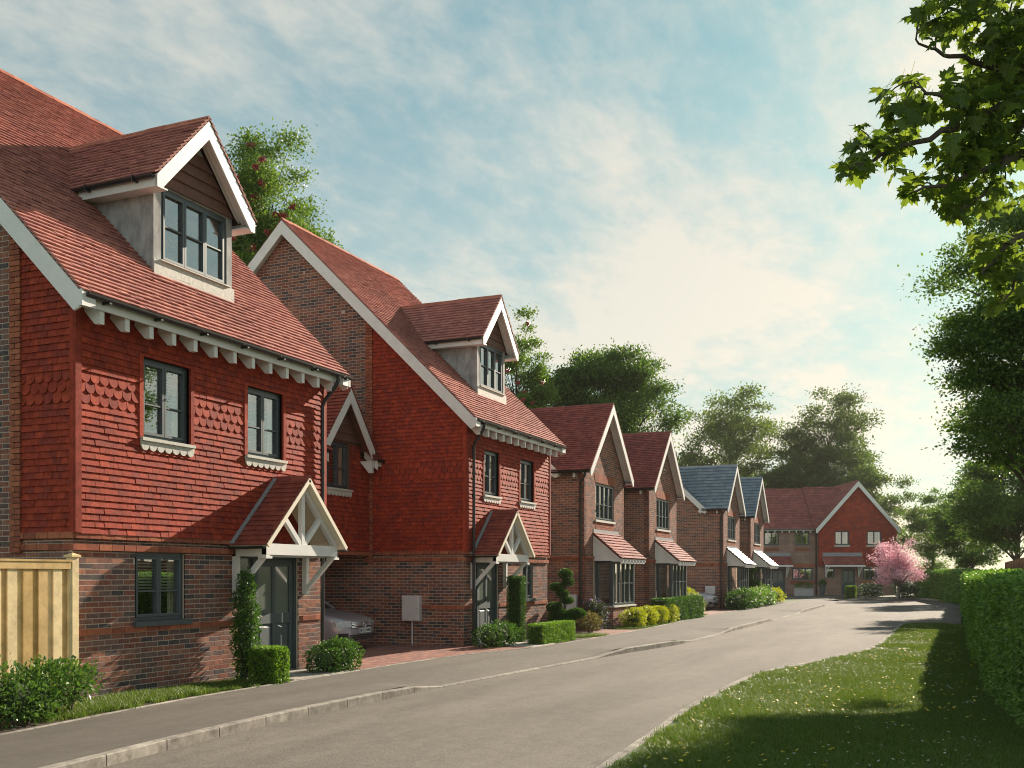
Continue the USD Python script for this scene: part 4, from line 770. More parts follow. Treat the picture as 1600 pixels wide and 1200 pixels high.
def semi(x0, label, seed, roofmat, tint, limit):
    rng = np.random.default_rng(seed); h = thing('semi_detached_house', label, 'house', (x0, 0, 0)); O = np.array([x0, 0, 0])
    ZE, WW, S, RZ, Y1 = 4.95, 4.1, 7.22, 7.28, 1.2; TOT = S + WW; bricks, red, batch = [], [], []
    kw = dict(lap=-.010, nb=.003, nt=.003, th=.02, gu=.0055, jit=.0009); g, wd = (.105, .165) if roofmat != 'slate' else (.24, .30)
    p = math.atan((RZ - ZE) / (WW / 2 + .22)); sl = (WW / 2 + .22) / math.cos(p)
    yb = 6.2; mp = math.radians(44); mrz = 7.22; md = (mrz - 4.98) / math.tan(mp)   # main roof
    for k in (0, 1):
        a = k * S; fr = Frame((a, 0, 0), (1, 0, 0), (0, 0, 1), (0, -1, 0)); lf = Frame((a, 0, 0), (0, 1, 0), (0, 0, 1), (-1, 0, 0)); c = WW / 2
        w = (1.05, 2.96, 3.47, 4.67); bay0, bay1 = 1.0, 3.3
        body = Polygon([(0, -.1), (WW, -.1), (WW, ZE + .05), (c, RZ - .12), (0, ZE + .05)]); front = body.difference(sbox(w[0], w[2], w[1], w[3])).difference(sbox(bay0 + .1, .72, bay1 - .1, 2.14))
        part('wall', MB().prism(front, fr, -.2, 0), 'mortar', h)
        soldier = sbox(w[0] - .1, w[3], w[1] + .1, w[3] + .28); panel = sbox(w[0] - .0, w[2] - .30, w[1] + .0, w[2] - .075)
        bk = front.difference(unary_union([soldier, panel, sbox(bay0 - .17, 0, bay1 + .17, 3.16), sbox(-.1, 2.13, WW + .1, 2.29)]))
        bricks += pieces(bk, fr, .075, .225, rng, u0=0, **kw)
        arch = Polygon([(w[0] - .02, w[3]), (w[1] + .02, w[3]), (w[1] + .12, w[3] + .3), (w[0] - .12, w[3] + .3)])
        red += pieces(arch, fr, .30, .075, rng, v0=w[3], u0=w[0] - .12, stagger=0, lap=-.008, nb=.012, nt=.012, th=.02, gu=.004)
        red += pieces(panel, fr, .075, .225, rng, **{**kw, 'nb': .01, 'nt': .01})
        ydep = 3.2 if k == 0 else 1.3
        if k == 0: side = Polygon([(0, -.1), (yb, -.1), (yb, 4.95), (Y1 - .35 + md, mrz - .12), (Y1 + .1, 5.1), (0, ZE + .05)])
        else: side = sbox(0, -.1, Y1 + .2, ZE + .05)
        part('wall', MB().prism(side, lf, -.2, 0), 'mortar', h)
        sreg = side.intersection(sbox(-1, -1, 5 if k == 0 else 2, 9)).difference(sbox(-1, 2.13, 9, 2.29))
        bricks += pieces(sreg, lf, .075, .225, rng, u0=0, shift=1, **kw)
        for z in (2.135, 2.215):
            red += pieces(sbox(0, z, 5 if k == 0 else Y1, z + .075), lf, .075, .225, rng, lap=-.006, nb=.02 + (.03 if z > 2.2 else 0), nt=.02 + (.03 if z > 2.2 else 0), th=.07, gu=.004)
            for aa, bb in ((0, bay0 - .17), (bay1 + .17, WW)): red += pieces(sbox(aa, z, bb, z + .075), fr, .075, .225, rng, lap=-.006, nb=.02 + (.03 if z > 2.2 else 0), nt=.02 + (.03 if z > 2.2 else 0), th=.07, gu=.004)
        part('wall', MB().prism(sbox(0, -.1, Y1 if k == 0 else yb, ZE), Frame((a + WW, 0, 0), (0, 1, 0), (0, 0, 1), (1, 0, 0)), -.2, 0), 'far_brick_y', h)
        window(h, Frame((a + w[0], 0, w[2]), (1, 0, 0), (0, 0, 1), (0, -1, 0)), w[1] - w[0], w[3] - w[2], 4, (.42,), 0, 'stone', 'none', fw=.045)
        part('floor', MB().box(a + .2, a + WW - .2, .2, 4, 2.5, 2.65).box(a + .2, a + WW - .2, 3.6, 3.7, -.1, 5), 'interior', h)
        bricks += [(v + [0, 0, 0], f) for v, f in bay(h, a + bay0, a + bay1, rng, roofmat, tint, 0, O)]
        yr = 3.3
        for s in (-1, 1):
            xe = a + c + s * (c + .22); f2 = slope_frame((xe, 0, ZE), (0, 1, 0), (-s, 0, 0), p)
            slope(h, f2, Polygon([(-.27, 0), (Y1 - .2, 0), (yr, sl), (-.27, sl)]), roofmat if s < 0 else roofmat, rng, batch=batch, gauge=g, width=wd)
            bargeboard(h, (a + c, -.3, RZ - .01), (xe, -.3, ZE - .005), (0, -1, 0), .2)
            part('soffit', MB().add(*_wedge([(a + c, -.29, RZ - .14), (xe, -.29, ZE - .12)], .29, .02)), 'white_paint', h)
            gutter(h, (xe + s * .05, -.25, ZE - .03), (xe + s * .05, Y1 - .2, ZE - .03), .05, False)
            part('eaves_board', MB().box(min(xe, xe - s * .2), max(xe, xe - s * .2), -.2, Y1 - .2, ZE - .07, ZE - .045), 'anthracite', h)
            for yy in np.arange(.25, Y1, .8): part('gutter_bracket', MB().box(min(a + c + s * c, a + c + s * (c + .16)), max(a + c + s * c, a + c + s * (c + .16)), yy, yy + .07, ZE - .22, ZE - .08), 'white_paint', h)
        ridge_tiles(h, (a + c, -.29, RZ), (a + c, yr, RZ), p, tint, .45, .13)
        if k == 0: downpipe(h, [(a - .2, -.1, ZE - .08), (a - .2, -.1, ZE - .16), (a - .1, .1, ZE - .4), (a - .07, .1, ZE - .6), (a - .07, .1, 0)])
        ff = slope_frame((a - .12, Y1 - .35, 4.98), (1, 0, 0), (0, 1, 0), mp)
    # main roof
    msl = md / math.cos(mp); mf = slope_frame((0, Y1 - .35, 4.98), (1, 0, 0), (0, 1, 0), mp)
    slope(h, mf, sbox(-.2, 0, TOT + .2, msl), None, rng)
    batch += pieces(unary_union([sbox(-.22, 0, .8, msl), sbox(WW - .8, 0, S + .8, msl), sbox(TOT - .8, 0, TOT + .2, msl)]), mf, g, wd, rng, lap=.05, nb=.034, nt=.010, th=.014)
    part('roof_deck', MB().prism(sbox(-.2, 0, TOT + .2, msl), slope_frame((0, Y1 - .35 + 2 * md, 4.98), (1, 0, 0), (0, -1, 0), mp), -.05, .03), 'back_tile', h)
    part('wall', MB().box(0, TOT, yb - .2, yb, -.1, 4.95).box(WW, S, Y1, Y1 + .2, -.1, 5.0), 'far_brick_x', h)
    ridge_tiles(h, (-.2, Y1 - .35 + md, mrz + .02), (TOT + .2, Y1 - .35 + md, mrz + .02), mp, tint)
    bargeboard(h, (-.23, Y1 - .35 + md, mrz), (-.23, Y1 - .40, 4.96), (-1, 0, 0), .24); bargeboard(h, (TOT + .23, Y1 - .35 + md, mrz), (TOT + .23, Y1 - .40, 4.96), (1, 0, 0), .24)
    part('verge_end', MB().box(-.22, .02, Y1 - .42, Y1 - .02, 4.78, 4.93), 'white_paint', h)
    lay(h, 'brick', bricks, 'warm_brick', 0, O); lay(h, 'band_brick', red, 'red_brick', 0, O); lay(h, 'slate' if roofmat == 'slate' else 'roof_tile', batch, roofmat, limit, O)
    return h
def _wedge(ab, depth, t):
    a, b = (np.array(k, float) for k in ab); d = np.array([0, depth, 0]); z = np.array([0, 0, t])
    return [a, b, b + d, a + d, a + z, b + z, b + d + z, a + d + z], [[0, 1, 2], [0, 2, 3], [4, 6, 5], [4, 7, 6], [0, 4, 5], [0, 5, 1], [2, 6, 7], [2, 7, 3]]
S1 = semi(20.0, 'brick semi-detached pair with two gables, dark red roof tiles and tiled bay roofs', 21, 'burgundy_clay', 'burgundy_clay', 0)
S2 = semi(40.4, 'brick semi-detached pair with two gables and blue-grey slate roofs', 22, 'slate', 'lead', 300)

# ------------------------------------------------------------------ the house that closes the road
def far_house():
    h = thing('end_house', 'wide red house closing the road, half brick and half red tile-hung gable, behind pink tree', 'house', (CAM + FWD * 86 - [0, 0, 1.7]).tolist(), math.atan2(RIGHT[1], RIGHT[0]))
    fr = Frame((0, 0, 0), (1, 0, 0), (0, 0, 1), (0, -1, 0)); fl = Frame((0, .5, 0), (1, 0, 0), (0, 0, 1), (0, -1, 0)); H = lambda *b: sbox(b[0], b[2], b[1], b[3])
    Z = 5.55; a, b, c, ap = 25.75, 32.3, 29.0, 9.55
    lw = [(21.3, 22.55, 4.2, 5.32), (23.87, 25.1, 4.2, 5.32), (23.65, 25.4, 1.27, 2.28)]; ld = (21.9, 23.06, 0, 2.2)
    rw = [(27.1, 28.3, 4.2, 5.38), (29.8, 31.02, 4.2, 5.38)]; gw = [(26.5, 27.12, 1.45, 2.24), (29.5, 31.2, 1.27, 2.28)]; rd = (27.7, 28.86, 0, 2.22)
    part('wall', MB().prism(sbox(16, -.2, a, Z).difference(unary_union([H(*x) for x in lw + [ld]])), fl, -.2, 0), 'far_brick_x', h)
    part('wall', MB().prism(sbox(a, -.2, b, 2.45).difference(unary_union([H(*x) for x in gw + [rd]])), Frame((0, .08, 0), (1, 0, 0), (0, 0, 1), (0, -1, 0)), -.2, 0), 'far_brick_x', h)
    up = Polygon([(a, 2.45), (b, 2.45), (b, Z), (c + .02, ap - .15), (a, Z)]).difference(unary_union([H(*x) for x in rw]))
    part('wall', MB().prism(up, fr, -.2, 0), 'far_hung_x', h)
    rng = np.random.default_rng(8); lay(h, 'hanging_tile', pieces(up, fr, .21, .33, rng, lap=.05, nb=.04, nt=.012, th=.02), 'hanging_clay', 0)
    part('wall', MB().box(a, a + .2, .3, 9, -.2, Z).box(b - .2, b, .2, 9, -.2, Z).box(16, 32.3, 9, 9.2, -.2, Z).box(16, b - .2, 3.6, 3.7, 0, Z), 'far_brick_y', h)
    for x in lw: window(h, Frame((x[0], .5, x[2]), (1, 0, 0), (0, 0, 1), (0, -1, 0)), x[1] - x[0], x[3] - x[2], 2 if x[1] - x[0] < 1.5 else 3, (), 0, None, 'curtain')
    for x in rw: window(h, Frame((x[0], 0, x[2]), (1, 0, 0), (0, 0, 1), (0, -1, 0)), x[1] - x[0], x[3] - x[2], 2, (), 0, 'scallop', 'curtain')
    for x in gw: window(h, Frame((x[0], .08, x[2]), (1, 0, 0), (0, 0, 1), (0, -1, 0)), x[1] - x[0], x[3] - x[2], 3 if x[1] - x[0] > 1 else 1, (), 0, None, 'curtain')
    panel_door(h, Frame((ld[0], .5, 0), (1, 0, 0), (0, 0, 1), (0, -1, 0)), ld[1] - ld[0], 2.2); panel_door(h, Frame((rd[0], .08, 0), (1, 0, 0), (0, 0, 1), (0, -1, 0)), rd[1] - rd[0], 2.2)
    p = math.radians(46); rz = 9.15; md = (rz - Z) / math.tan(p)
    f = slope_frame((0, .15, Z), (1, 0, 0), (0, 1, 0), p); sl = md / math.cos(p); part('roof_deck', MB().prism(sbox(16, 0, a, sl), f, -.06, 0), 'dark_board', h)
    rb = pieces(sbox(16, 0, 25.55, sl), f, .21, .33, rng, lap=.07, nb=.04, nt=.012, th=.02)
    p2 = math.atan((ap - 5.5) / (c - a + .3)); s2 = (c - a + .3) / math.cos(p2)
    for s in (-1, 1):
        xe = c + s * (c - a + .3); g = slope_frame((xe, 0, 5.5), (0, 1, 0), (-s, 0, 0), p2); pl = sbox(-.25, 0, 8.5, s2)
        part('roof_deck', MB().prism(pl, g, -.06, 0), 'dark_board', h); rb += pieces(pl, g, .21, .33, rng, lap=.07, nb=.04, nt=.012, th=.02)
        bargeboard(h, (c, -.29, ap), (xe, -.29, 5.5), (0, -1, 0), .3)
        gutter(h, (xe + s * .05, -.2, 5.45), (xe + s * .05, 8, 5.45), .06, False)
    # the step in the ridge beside the gable
    f3 = slope_frame((0, -.05, Z), (1, 0, 0), (0, 1, 0), p); sl3 = (rz + .12 - Z) / math.sin(p); q = Polygon([(25.4, .0), (25.75, 0.0), (c, sl3), (25.4, sl3)])
    part('roof_deck', MB().prism(q, f3, -.06, 0), 'dark_board', h); rb += pieces(q, f3, .21, .33, rng, lap=.07, nb=.04, nt=.012, th=.02)
    lay(h, 'roof_tile', rb, 'burgundy_clay', 0)
    part('roof_deck', MB().prism(sbox(16, 0, c - .2, sl), slope_frame((0, .15 + 2 * md, Z), (1, 0, 0), (0, -1, 0), p), -.05, .03), 'back_tile', h)
    ridge_tiles(h, (16, .15 + md, rz + .02), (25.4, .15 + md, rz + .02), p, 'burgundy_clay', .6); ridge_tiles(h, (25.4, md - .05 + .12, rz + .16), (c, md - .05 + .12, rz + .16), p, 'burgundy_clay', .6)
    ridge_tiles(h, (c, -.28, ap + .02), (c, 8.4, ap + .02), p2, 'burgundy_clay', .6)
    part('fascia', MB().box(16, 25.5, .12, .15, Z - .14, Z), 'white_paint', h); gutter(h, (16, .07, Z - .02), (25.5, .07, Z - .02), .06, False)
    for k in range(8): part('rafter_foot', MB().box(20.9 + k * .6, 20.98 + k * .6, .15, .5, Z - .3, Z - .1), 'white_paint', h)
    for x0, x1, y, top_ in ((20.2, 23.5, .5, 3.5), (26.05, 29.4, .0, 3.5)):
        pp = math.radians(42); g = slope_frame((x0, y - .85, 2.5), (1, 0, 0), (0, 1, 0), pp); w = .85 / math.cos(pp)
        part('canopy_deck', MB().prism(sbox(0, 0, x1 - x0, w), g, -.05, 0), 'white_paint', h)
        lay(h, 'canopy_tile', pieces(sbox(0, 0, x1 - x0, w), g, .21, .33, rng, lap=.07, nb=.04, nt=.012, th=.02), 'burgundy_clay', 0)
        part('canopy_fascia', MB().box(x0, x1, y - .9, y - .86, 2.36, 2.5), 'white_paint', h); part('lead_flashing', MB().box(x0 + .02, x1 - .02, y - .08, y - .003, 3.25, 3.55), 'lead', h)
        for xb in (x0 + .3, x1 - .3): part('canopy_bracket', MB().box(xb - .05, xb + .05, y - .08, y, 1.5, 2.4).beam((xb, y - .04, 1.6), (xb, y - .82, 2.36), .09, .09, (1, 0, 0)), 'white_paint', h)
    for x in lw[:2]: part('brick_panel', MB().box(x[0], x[1], .48, .5, 3.7, 3.95), 'red_brick', h)
    part('brick_panel', MB().box(23.5, 25.6, .48, .5, 2.33, 2.62).box(23.5, 25.6, .48, .5, .9, 1.2).box(29.4, 31.3, .06, .08, .9, 1.2), 'red_brick', h)
    downpipe(h, [(25.6, .07, 5.4), (25.62, .1, 5.2), (25.66, .42, 5.0), (25.66, .42, 0)], .05)
far_house()

# ------------------------------------------------------------------ fences and small fixtures
def wooden_fence():
    h = thing('wooden_fence', 'pale new wooden fence panel of upright boards, at the left house corner', 'fence', (0, -.06, 0)); y0 = 0
    rng = np.random.default_rng(4); x = -5.2
    for px_ in (-.11, -2.02, -3.93):
        p = part('post', rbox(px_ - .055, px_ + .055, -.055, .055, -.1, 1.93, .006), 'fence_wood', h)
        part('post_cap', MB().add([[px_ - .075, -.075, 1.93], [px_ + .075, -.075, 1.93], [px_ + .075, .075, 1.93], [px_ - .075, .075, 1.93], [px_ - .075, -.075, 1.955], [px_ + .075, -.075, 1.955], [px_ + .075, .075, 1.955], [px_ - .075, .075, 1.955], [px_, 0, 1.99]], [[0, 1, 5], [0, 5, 4], [1, 2, 6], [1, 6, 5], [2, 3, 7], [2, 7, 6], [3, 0, 4], [3, 4, 7], [4, 5, 8], [5, 6, 8], [6, 7, 8], [7, 4, 8], [0, 2, 1], [0, 3, 2]]), 'fence_wood', p)
    for a, b in ((-1.965, -.165), (-3.875, -2.075)):
        for z in (.12, 1.82): part('rail', MB().box(a, b, -.05, -.0, z - .045, z + .045), 'fence_wood', h)
        part('rail', MB().box(a, b, .03, .07, .9, 1.0), 'fence_wood', h)
        part('capping', MB().box(a, b, -.06, .05, 1.868, 1.895), 'fence_wood', h)
        for s in (a + .02, b - .02): part('frame_stile', MB().box(s - .02, s + .02, -.045, .0, .165, 1.775), 'fence_wood', h)
        n = 15; w = (b - a - .08) / n
        for i in range(n):
            l = a + .04 + i * w; yo = -.022 if i % 2 else .004
            part('fence_board', MB().box(l - (.012 if i % 2 else -.006), l + w + (.012 if i % 2 else -.006), yo - .011, yo + .011, .1, 1.79), 'fence_wood', h)
wooden_fence()
def back_fence():
    h = thing('garden_fence', 'brown wooden fence whose uneven top shows above the long right hedge', 'fence', (0, -12.75, 0)); rng = np.random.default_rng(14); x = 14.0; bs = []
    while x < 44:
        hgt = 2.12 + rng.normal(0, .03); bs.append(MB().box(x, x + .165, -.012 + rng.normal(0, .004), .012, 0, hgt).get()); x += .17
    lay(h, 'fence_board', bs, 'wood_old', 100, (0, -12.75, 0)); x = 14
    while x < 44: part('post', MB().box(x - .06, x + .06, .015, .13, -.1, 2.28), 'wood_old', h); x += 1.9
    for z in (.4, 1.2, 1.95): part('rail', MB().box(14, 44, .014, .06, z - .04, z + .04), 'wood_old', h)
back_fence()
def meter_box(name_loc, rot, label, pole=True, w=.48, hh=.62, z=.58):
    h = thing('meter_box', label, 'meter box', name_loc, rot)
    part('cabinet', rbox(-w / 2, w / 2, -.16, -.005, z, z + hh, .012), 'meter_white', h); part('cabinet_door', rbox(-w / 2 + .025, w / 2 - .025, -.172, -.158, z + .03, z + hh - .03, .005), 'meter_white', h)
    part('lock', MB().mesh(trimesh.creation.cylinder(.012, .012, transform=trimesh.transformations.rotation_matrix(math.pi / 2, [1, 0, 0]) @ trimesh.transformations.translation_matrix([w / 2 - .06, z + hh / 2, .175]))), 'steel', h)
    if pole: part('pole', MB().tube([(0, -.06, z), (0, -.06, -.02)], .022, 8), 'meter_white', h, smooth=50)
R90 = -math.pi / 2
meter_box((11.68, 1.42, 0), R90, 'white meter box on a thin pole against the brick side wall of the second house')
meter_box((20.0, .46, 0), R90, 'white meter box half hidden behind the cloud-pruned tree', False, .5, .6, .48)
meter_box((40.4, .62, 0), R90, 'small white meter box on the brick wall above the bonnet of the far silver car', False, .5, .4, .74)

# ------------------------------------------------------------------ cars
mat('car_paint', (.38, .37, .41), .3, (.37, .36, .40), nscale=3, metallic=.35, coat=.8)
mat('car_glass', (.02, .022, .025), .06, spec=.9); mat('rubber', (.02, .02, .02), .8); mat('chrome', (.75, .75, .76), .12, metallic=1); mat('lamp_lens', (.55, .58, .60), .08, (.35, .37, .39), nscale=18, spec=.9)
mat('plate_white', (.78, .78, .76), .4); mat('plate_blue', (.02, .05, .30), .4); mat('plate_black', (.012, .012, .012), .5)
def car(label, loc, rot):
    h = thing('parked_car', label, 'car', loc, rot)     # nose towards local -y
    ys = np.array([-.09, -.07, -.03, .04, .16, .34, .6, .9, 1.25, 1.6, 2.2, 2.9, 3.5, 4.0, 4.3, 4.42]); hw = np.array([.20, .42, .60, .72, .80, .85, .875, .89, .895, .9, .9, .895, .88, .83, .74, .5])
    zt = np.array([.60, .64, .68, .715, .755, .80, .845, .885, .92, .945, .97, .985, .99, .97, .90, .80]); zb = np.array([.30, .25, .22, .20, .185, .175, .17, .17, .17, .17, .17, .17, .18, .22, .28, .36])
    V = []
    for y, w, t, b in zip(ys, hw, zt, zb):
        m = (t + b) / 2; half = [(0, b), (w * .55, b), (w * .9, b + .02), (w * .985, b + .12), (w, m - .02), (w * .985, t - .19), (w * .965, t - .12), (w * .90, t - .045), (w * .74, t - .008), (w * .45, t + .012), (0, t + .02)]
        V += [(x, y, z) for x, z in half] + [(-x, y, z) for x, z in half[-2:0:-1]]
    K = 20; F = []; n = len(ys)
    for i in range(n - 1):
        for j in range(K):
            q = [i * K + j, i * K + (j + 1) % K, (i + 1) * K + (j + 1) % K, (i + 1) * K + j]; F += [[q[0], q[1], q[2]], [q[0], q[2], q[3]]]
    for base, r in ((0, 1), ((n - 1) * K, 0)):
        for j in range(1, K - 1): F.append([base, base + j, base + j + 1])
    part('body', (np.array(V, float), np.array(F)), 'car_paint', h, smooth=38)
    prof = [(1.12, .90), (1.95, 1.40), (2.5, 1.45), (3.1, 1.42), (3.9, .98)]
    def green(scale, name, m_, zlift, ins):
        V = []
        for s in (-1, 1):
            for (y, z) in prof: k = (z - .9) / .55; V.append((s * (.80 - .20 * k - ins), y, z + zlift))
        F = [[k, k + 1, k + 6] for k in range(4)] + [[k, k + 6, k + 5] for k in range(4)] + [[0, 4, 1], [1, 4, 3], [1, 3, 2], [5, 6, 9], [6, 8, 9], [6, 7, 8]]
        part(name, (np.array(V), np.array(F)), m_, h)
    green(1, 'window', 'car_glass', 0, 0)
    R = MB()
    for s in (-1, 1):
        for (p, q) in zip(prof[:-1], prof[1:]):
            a = np.array([s * (.80 - .20 * (p[1] - .9) / .55), p[0], p[1]]); b = np.array([s * (.80 - .20 * (q[1] - .9) / .55), q[0], q[1]]); R.beam(a, b, .055, .05)
        R.beam((s * .66, 2.35, 1.40), (s * .80, 2.35, .95), .07, .03, (0, 1, 0))
    R.box(-.60, .60, 1.98, 3.08, 1.425, 1.475); part('roof', R, 'car_paint', h)
    yf = lambda x: np.interp(np.abs(x), hw[:7], ys[:7])
    def band(x0, x1, z0, z1, off, m_, name, parent=h, nseg=14, ztilt=0):
        x = np.linspace(x0, x1, nseg); y = yf(x) - off; V = []
        for xx, yy in zip(x, y): V += [(xx, yy, z0), (xx, yy + ztilt, z1), (xx, yy + .05, z0), (xx, yy + .05 + ztilt, z1)]
        F = []
        for i in range(nseg - 1): a = i * 4; b = a + 4; F += [[a, b, b + 1], [a, b + 1, a + 1], [a + 1, b + 1, b + 3], [a + 1, b + 3, a + 3], [a, a + 2, b + 2], [a, b + 2, b]]
        F += [[0, 1, 3], [0, 3, 2], [(nseg - 1) * 4 + k for k in (0, 3, 1)], [(nseg - 1) * 4 + k for k in (0, 2, 3)]]
        return part(name, (np.array(V, float), np.array(F)), m_, parent)
    g = band(-.50, .50, .50, .635, .006, 'rubber', 'grille', ztilt=.02)
    for z in (.515, .55, .585, .62): band(-.50, .50, z, z + .012, .016, 'chrome', 'grille_bar', g, ztilt=.002)
    lo = band(-.55, .55, .245, .36, .008, 'rubber', 'lower_grille')
    for z in (.27, .315): band(-.55, .55, z, z + .012, .016, 'chrome', 'grille_bar', lo)
    band(-.70, .70, .20, .222, .012, 'chrome', 'bumper_lip')
    for s in (-1, 1):
        a, b = (.50, .80) if s > 0 else (-.80, -.50); band(a, b, .545, .665, .012, 'lamp_lens', 'headlight', nseg=10, ztilt=.035)
        a, b = (.60, .77) if s > 0 else (-.77, -.60); band(a, b, .28, .40, .010, 'rubber', 'fog_lamp_recess', nseg=8)
        mr = MB(); addm(mr, rbox(.0, .18, -.06, .04, -.05, .07, .03)); v, f = mr.get(); v = v * [s, 1, 1] + [s * .86, 1.45, .99]; part('door_mirror', (v, f), 'car_paint', h, smooth=40)
    pl = part('number_plate', MB().box(-.26, .26, -.125, -.105, .395, .505), 'plate_white', h)
    part('plate_band', MB().box(-.258, -.215, -.128, -.1252, .397, .503), 'plate_blue', pl)
    t = meshkit.text_mesh('WY12 OWR', .062, .003, bold=True); v = np.array(t.vertices); v[:, 0] *= .43 / np.ptp(v[:, 0]); v[:, 0] += -.195 - v[:, 0].min()
    part('plate_lettering', (np.c_[v[:, 0], -.1255 - v[:, 2], .419 + v[:, 1]], np.array(t.faces)), 'plate_black', pl)
    bd = MB(); ang = np.linspace(0, 2 * math.pi, 25); c = np.array([0, -.112, .578])
    bd.tube([c + [.062 * math.cos(q), 0, .062 * math.sin(q)] for q in ang], .0075, 6, False)
    for pts in ([(-.026, .054), (0, .004), (.026, .054)], [(-.052, .030), (-.024, -.050), (0, -.002), (.024, -.050), (.052, .030)]): bd.tube([c + [x, 0, z] for x, z in pts], .0065, 6)
    part('badge', bd, 'chrome', h, smooth=50)
    for y in (.82, 3.45):
        for s in (-1, 1):
            T = trimesh.transformations.translation_matrix([s * .80, y, .32]) @ trimesh.transformations.rotation_matrix(math.pi / 2, [0, 1, 0])
            part('wheel_arch', MB().mesh(trimesh.creation.cylinder(.375, .30, sections=28, transform=trimesh.transformations.translation_matrix([s * .758, y, .335]) @ trimesh.transformations.rotation_matrix(math.pi / 2, [0, 1, 0]))), 'rubber', h)
            v, f = lathe([(.19, -.1), (.30, -.1), (.32, -.08), (.32, .08), (.30, .1), (.19, .1), (.19, -.1)], 28); w = part('wheel', (trimesh.transform_points(v, T), f), 'rubber', h, smooth=40)
            rim = MB(); vv, ff = lathe([(.0, .02), (.19, .02), (.195, .09), (.185, .095), (.18, .04), (.0, .04)], 28); rim.add(trimesh.transform_points(vv * [1, 1, s], T), ff)
            for k in range(5):
                q = k * 2 * math.pi / 5; rim.add(trimesh.transform_points(MB().beam((0, 0, .075 * s), (.185 * math.cos(q), .185 * math.sin(q), .085 * s), .045, .02).get()[0], T), BOXF)
            part('rim', rim, 'chrome', w)
    return h
car1 = car('silver car, only its nose showing in the carport beyond the nearest house', (9.80, 1.75, 0.0), 0.06)
copy_of(car1.GetPrim(), (39.1, .15, 0), 0.03, 'silver car further along, parked on a drive behind white-flecked bushes')

# ------------------------------------------------------------------ plants
def unit(v): return v / (np.linalg.norm(v, axis=-1, keepdims=True) + 1e-12)
def leaves(pts, size, rng, out=None, outw=.6, up=.35, aspect=.55, fold=.25, flat_=.0):
    """one folded leaf blade of two faces at each point; OUT are the outward directions"""
    n = len(pts); d = unit(rng.normal(size=(n, 3))); 
    if out is not None: d = unit(d * (1 - outw) + out * outw + np.array([0, 0, up]) * .3)
    r = unit(rng.normal(size=(n, 3)) + np.array([0, 0, flat_])); s = unit(np.cross(d, r)); nn = np.cross(s, d)
    L = (size * rng.uniform(.65, 1.3, n))[:, None]; w = L * aspect * .5
    a = pts; t = pts + d * L; m = pts + d * L * .45
    V = np.stack([a, m + s * w + nn * w * fold, t, m - s * w + nn * w * fold], 1).reshape(-1, 3)
    b = np.arange(n)[:, None] * 4; F = np.concatenate([b + [0, 1, 2], b + [0, 2, 3]], 1).reshape(-1, 3)
    return V, F
def blob_points(n, rng, c, r, shell=.55):
    d = unit(rng.normal(size=(n, 3))); rad = (shell + (1 - shell) * rng.uniform(size=n)) ** .8
    return np.asarray(c) + d * rad[:, None] * np.asarray(r), d
def crown_clumps(rng, c, R, n, size, shell=.5, zmin=None):
    """clump centres spread through an uneven crown"""
    out = []
    while len(out) < n:
        d = unit(rng.normal(size=3)); lump = .58 + .75 * meshkit.noise(d * 2.5 + 7.3 * n + np.asarray(c), 3)
        p = np.asarray(c) + d * (rng.uniform(shell ** 3, 1) ** (1 / 3)) * np.asarray(R) * lump
        if zmin is None or p[2] > zmin: out.append((p, size * rng.uniform(.65, 1.35)))
    return out
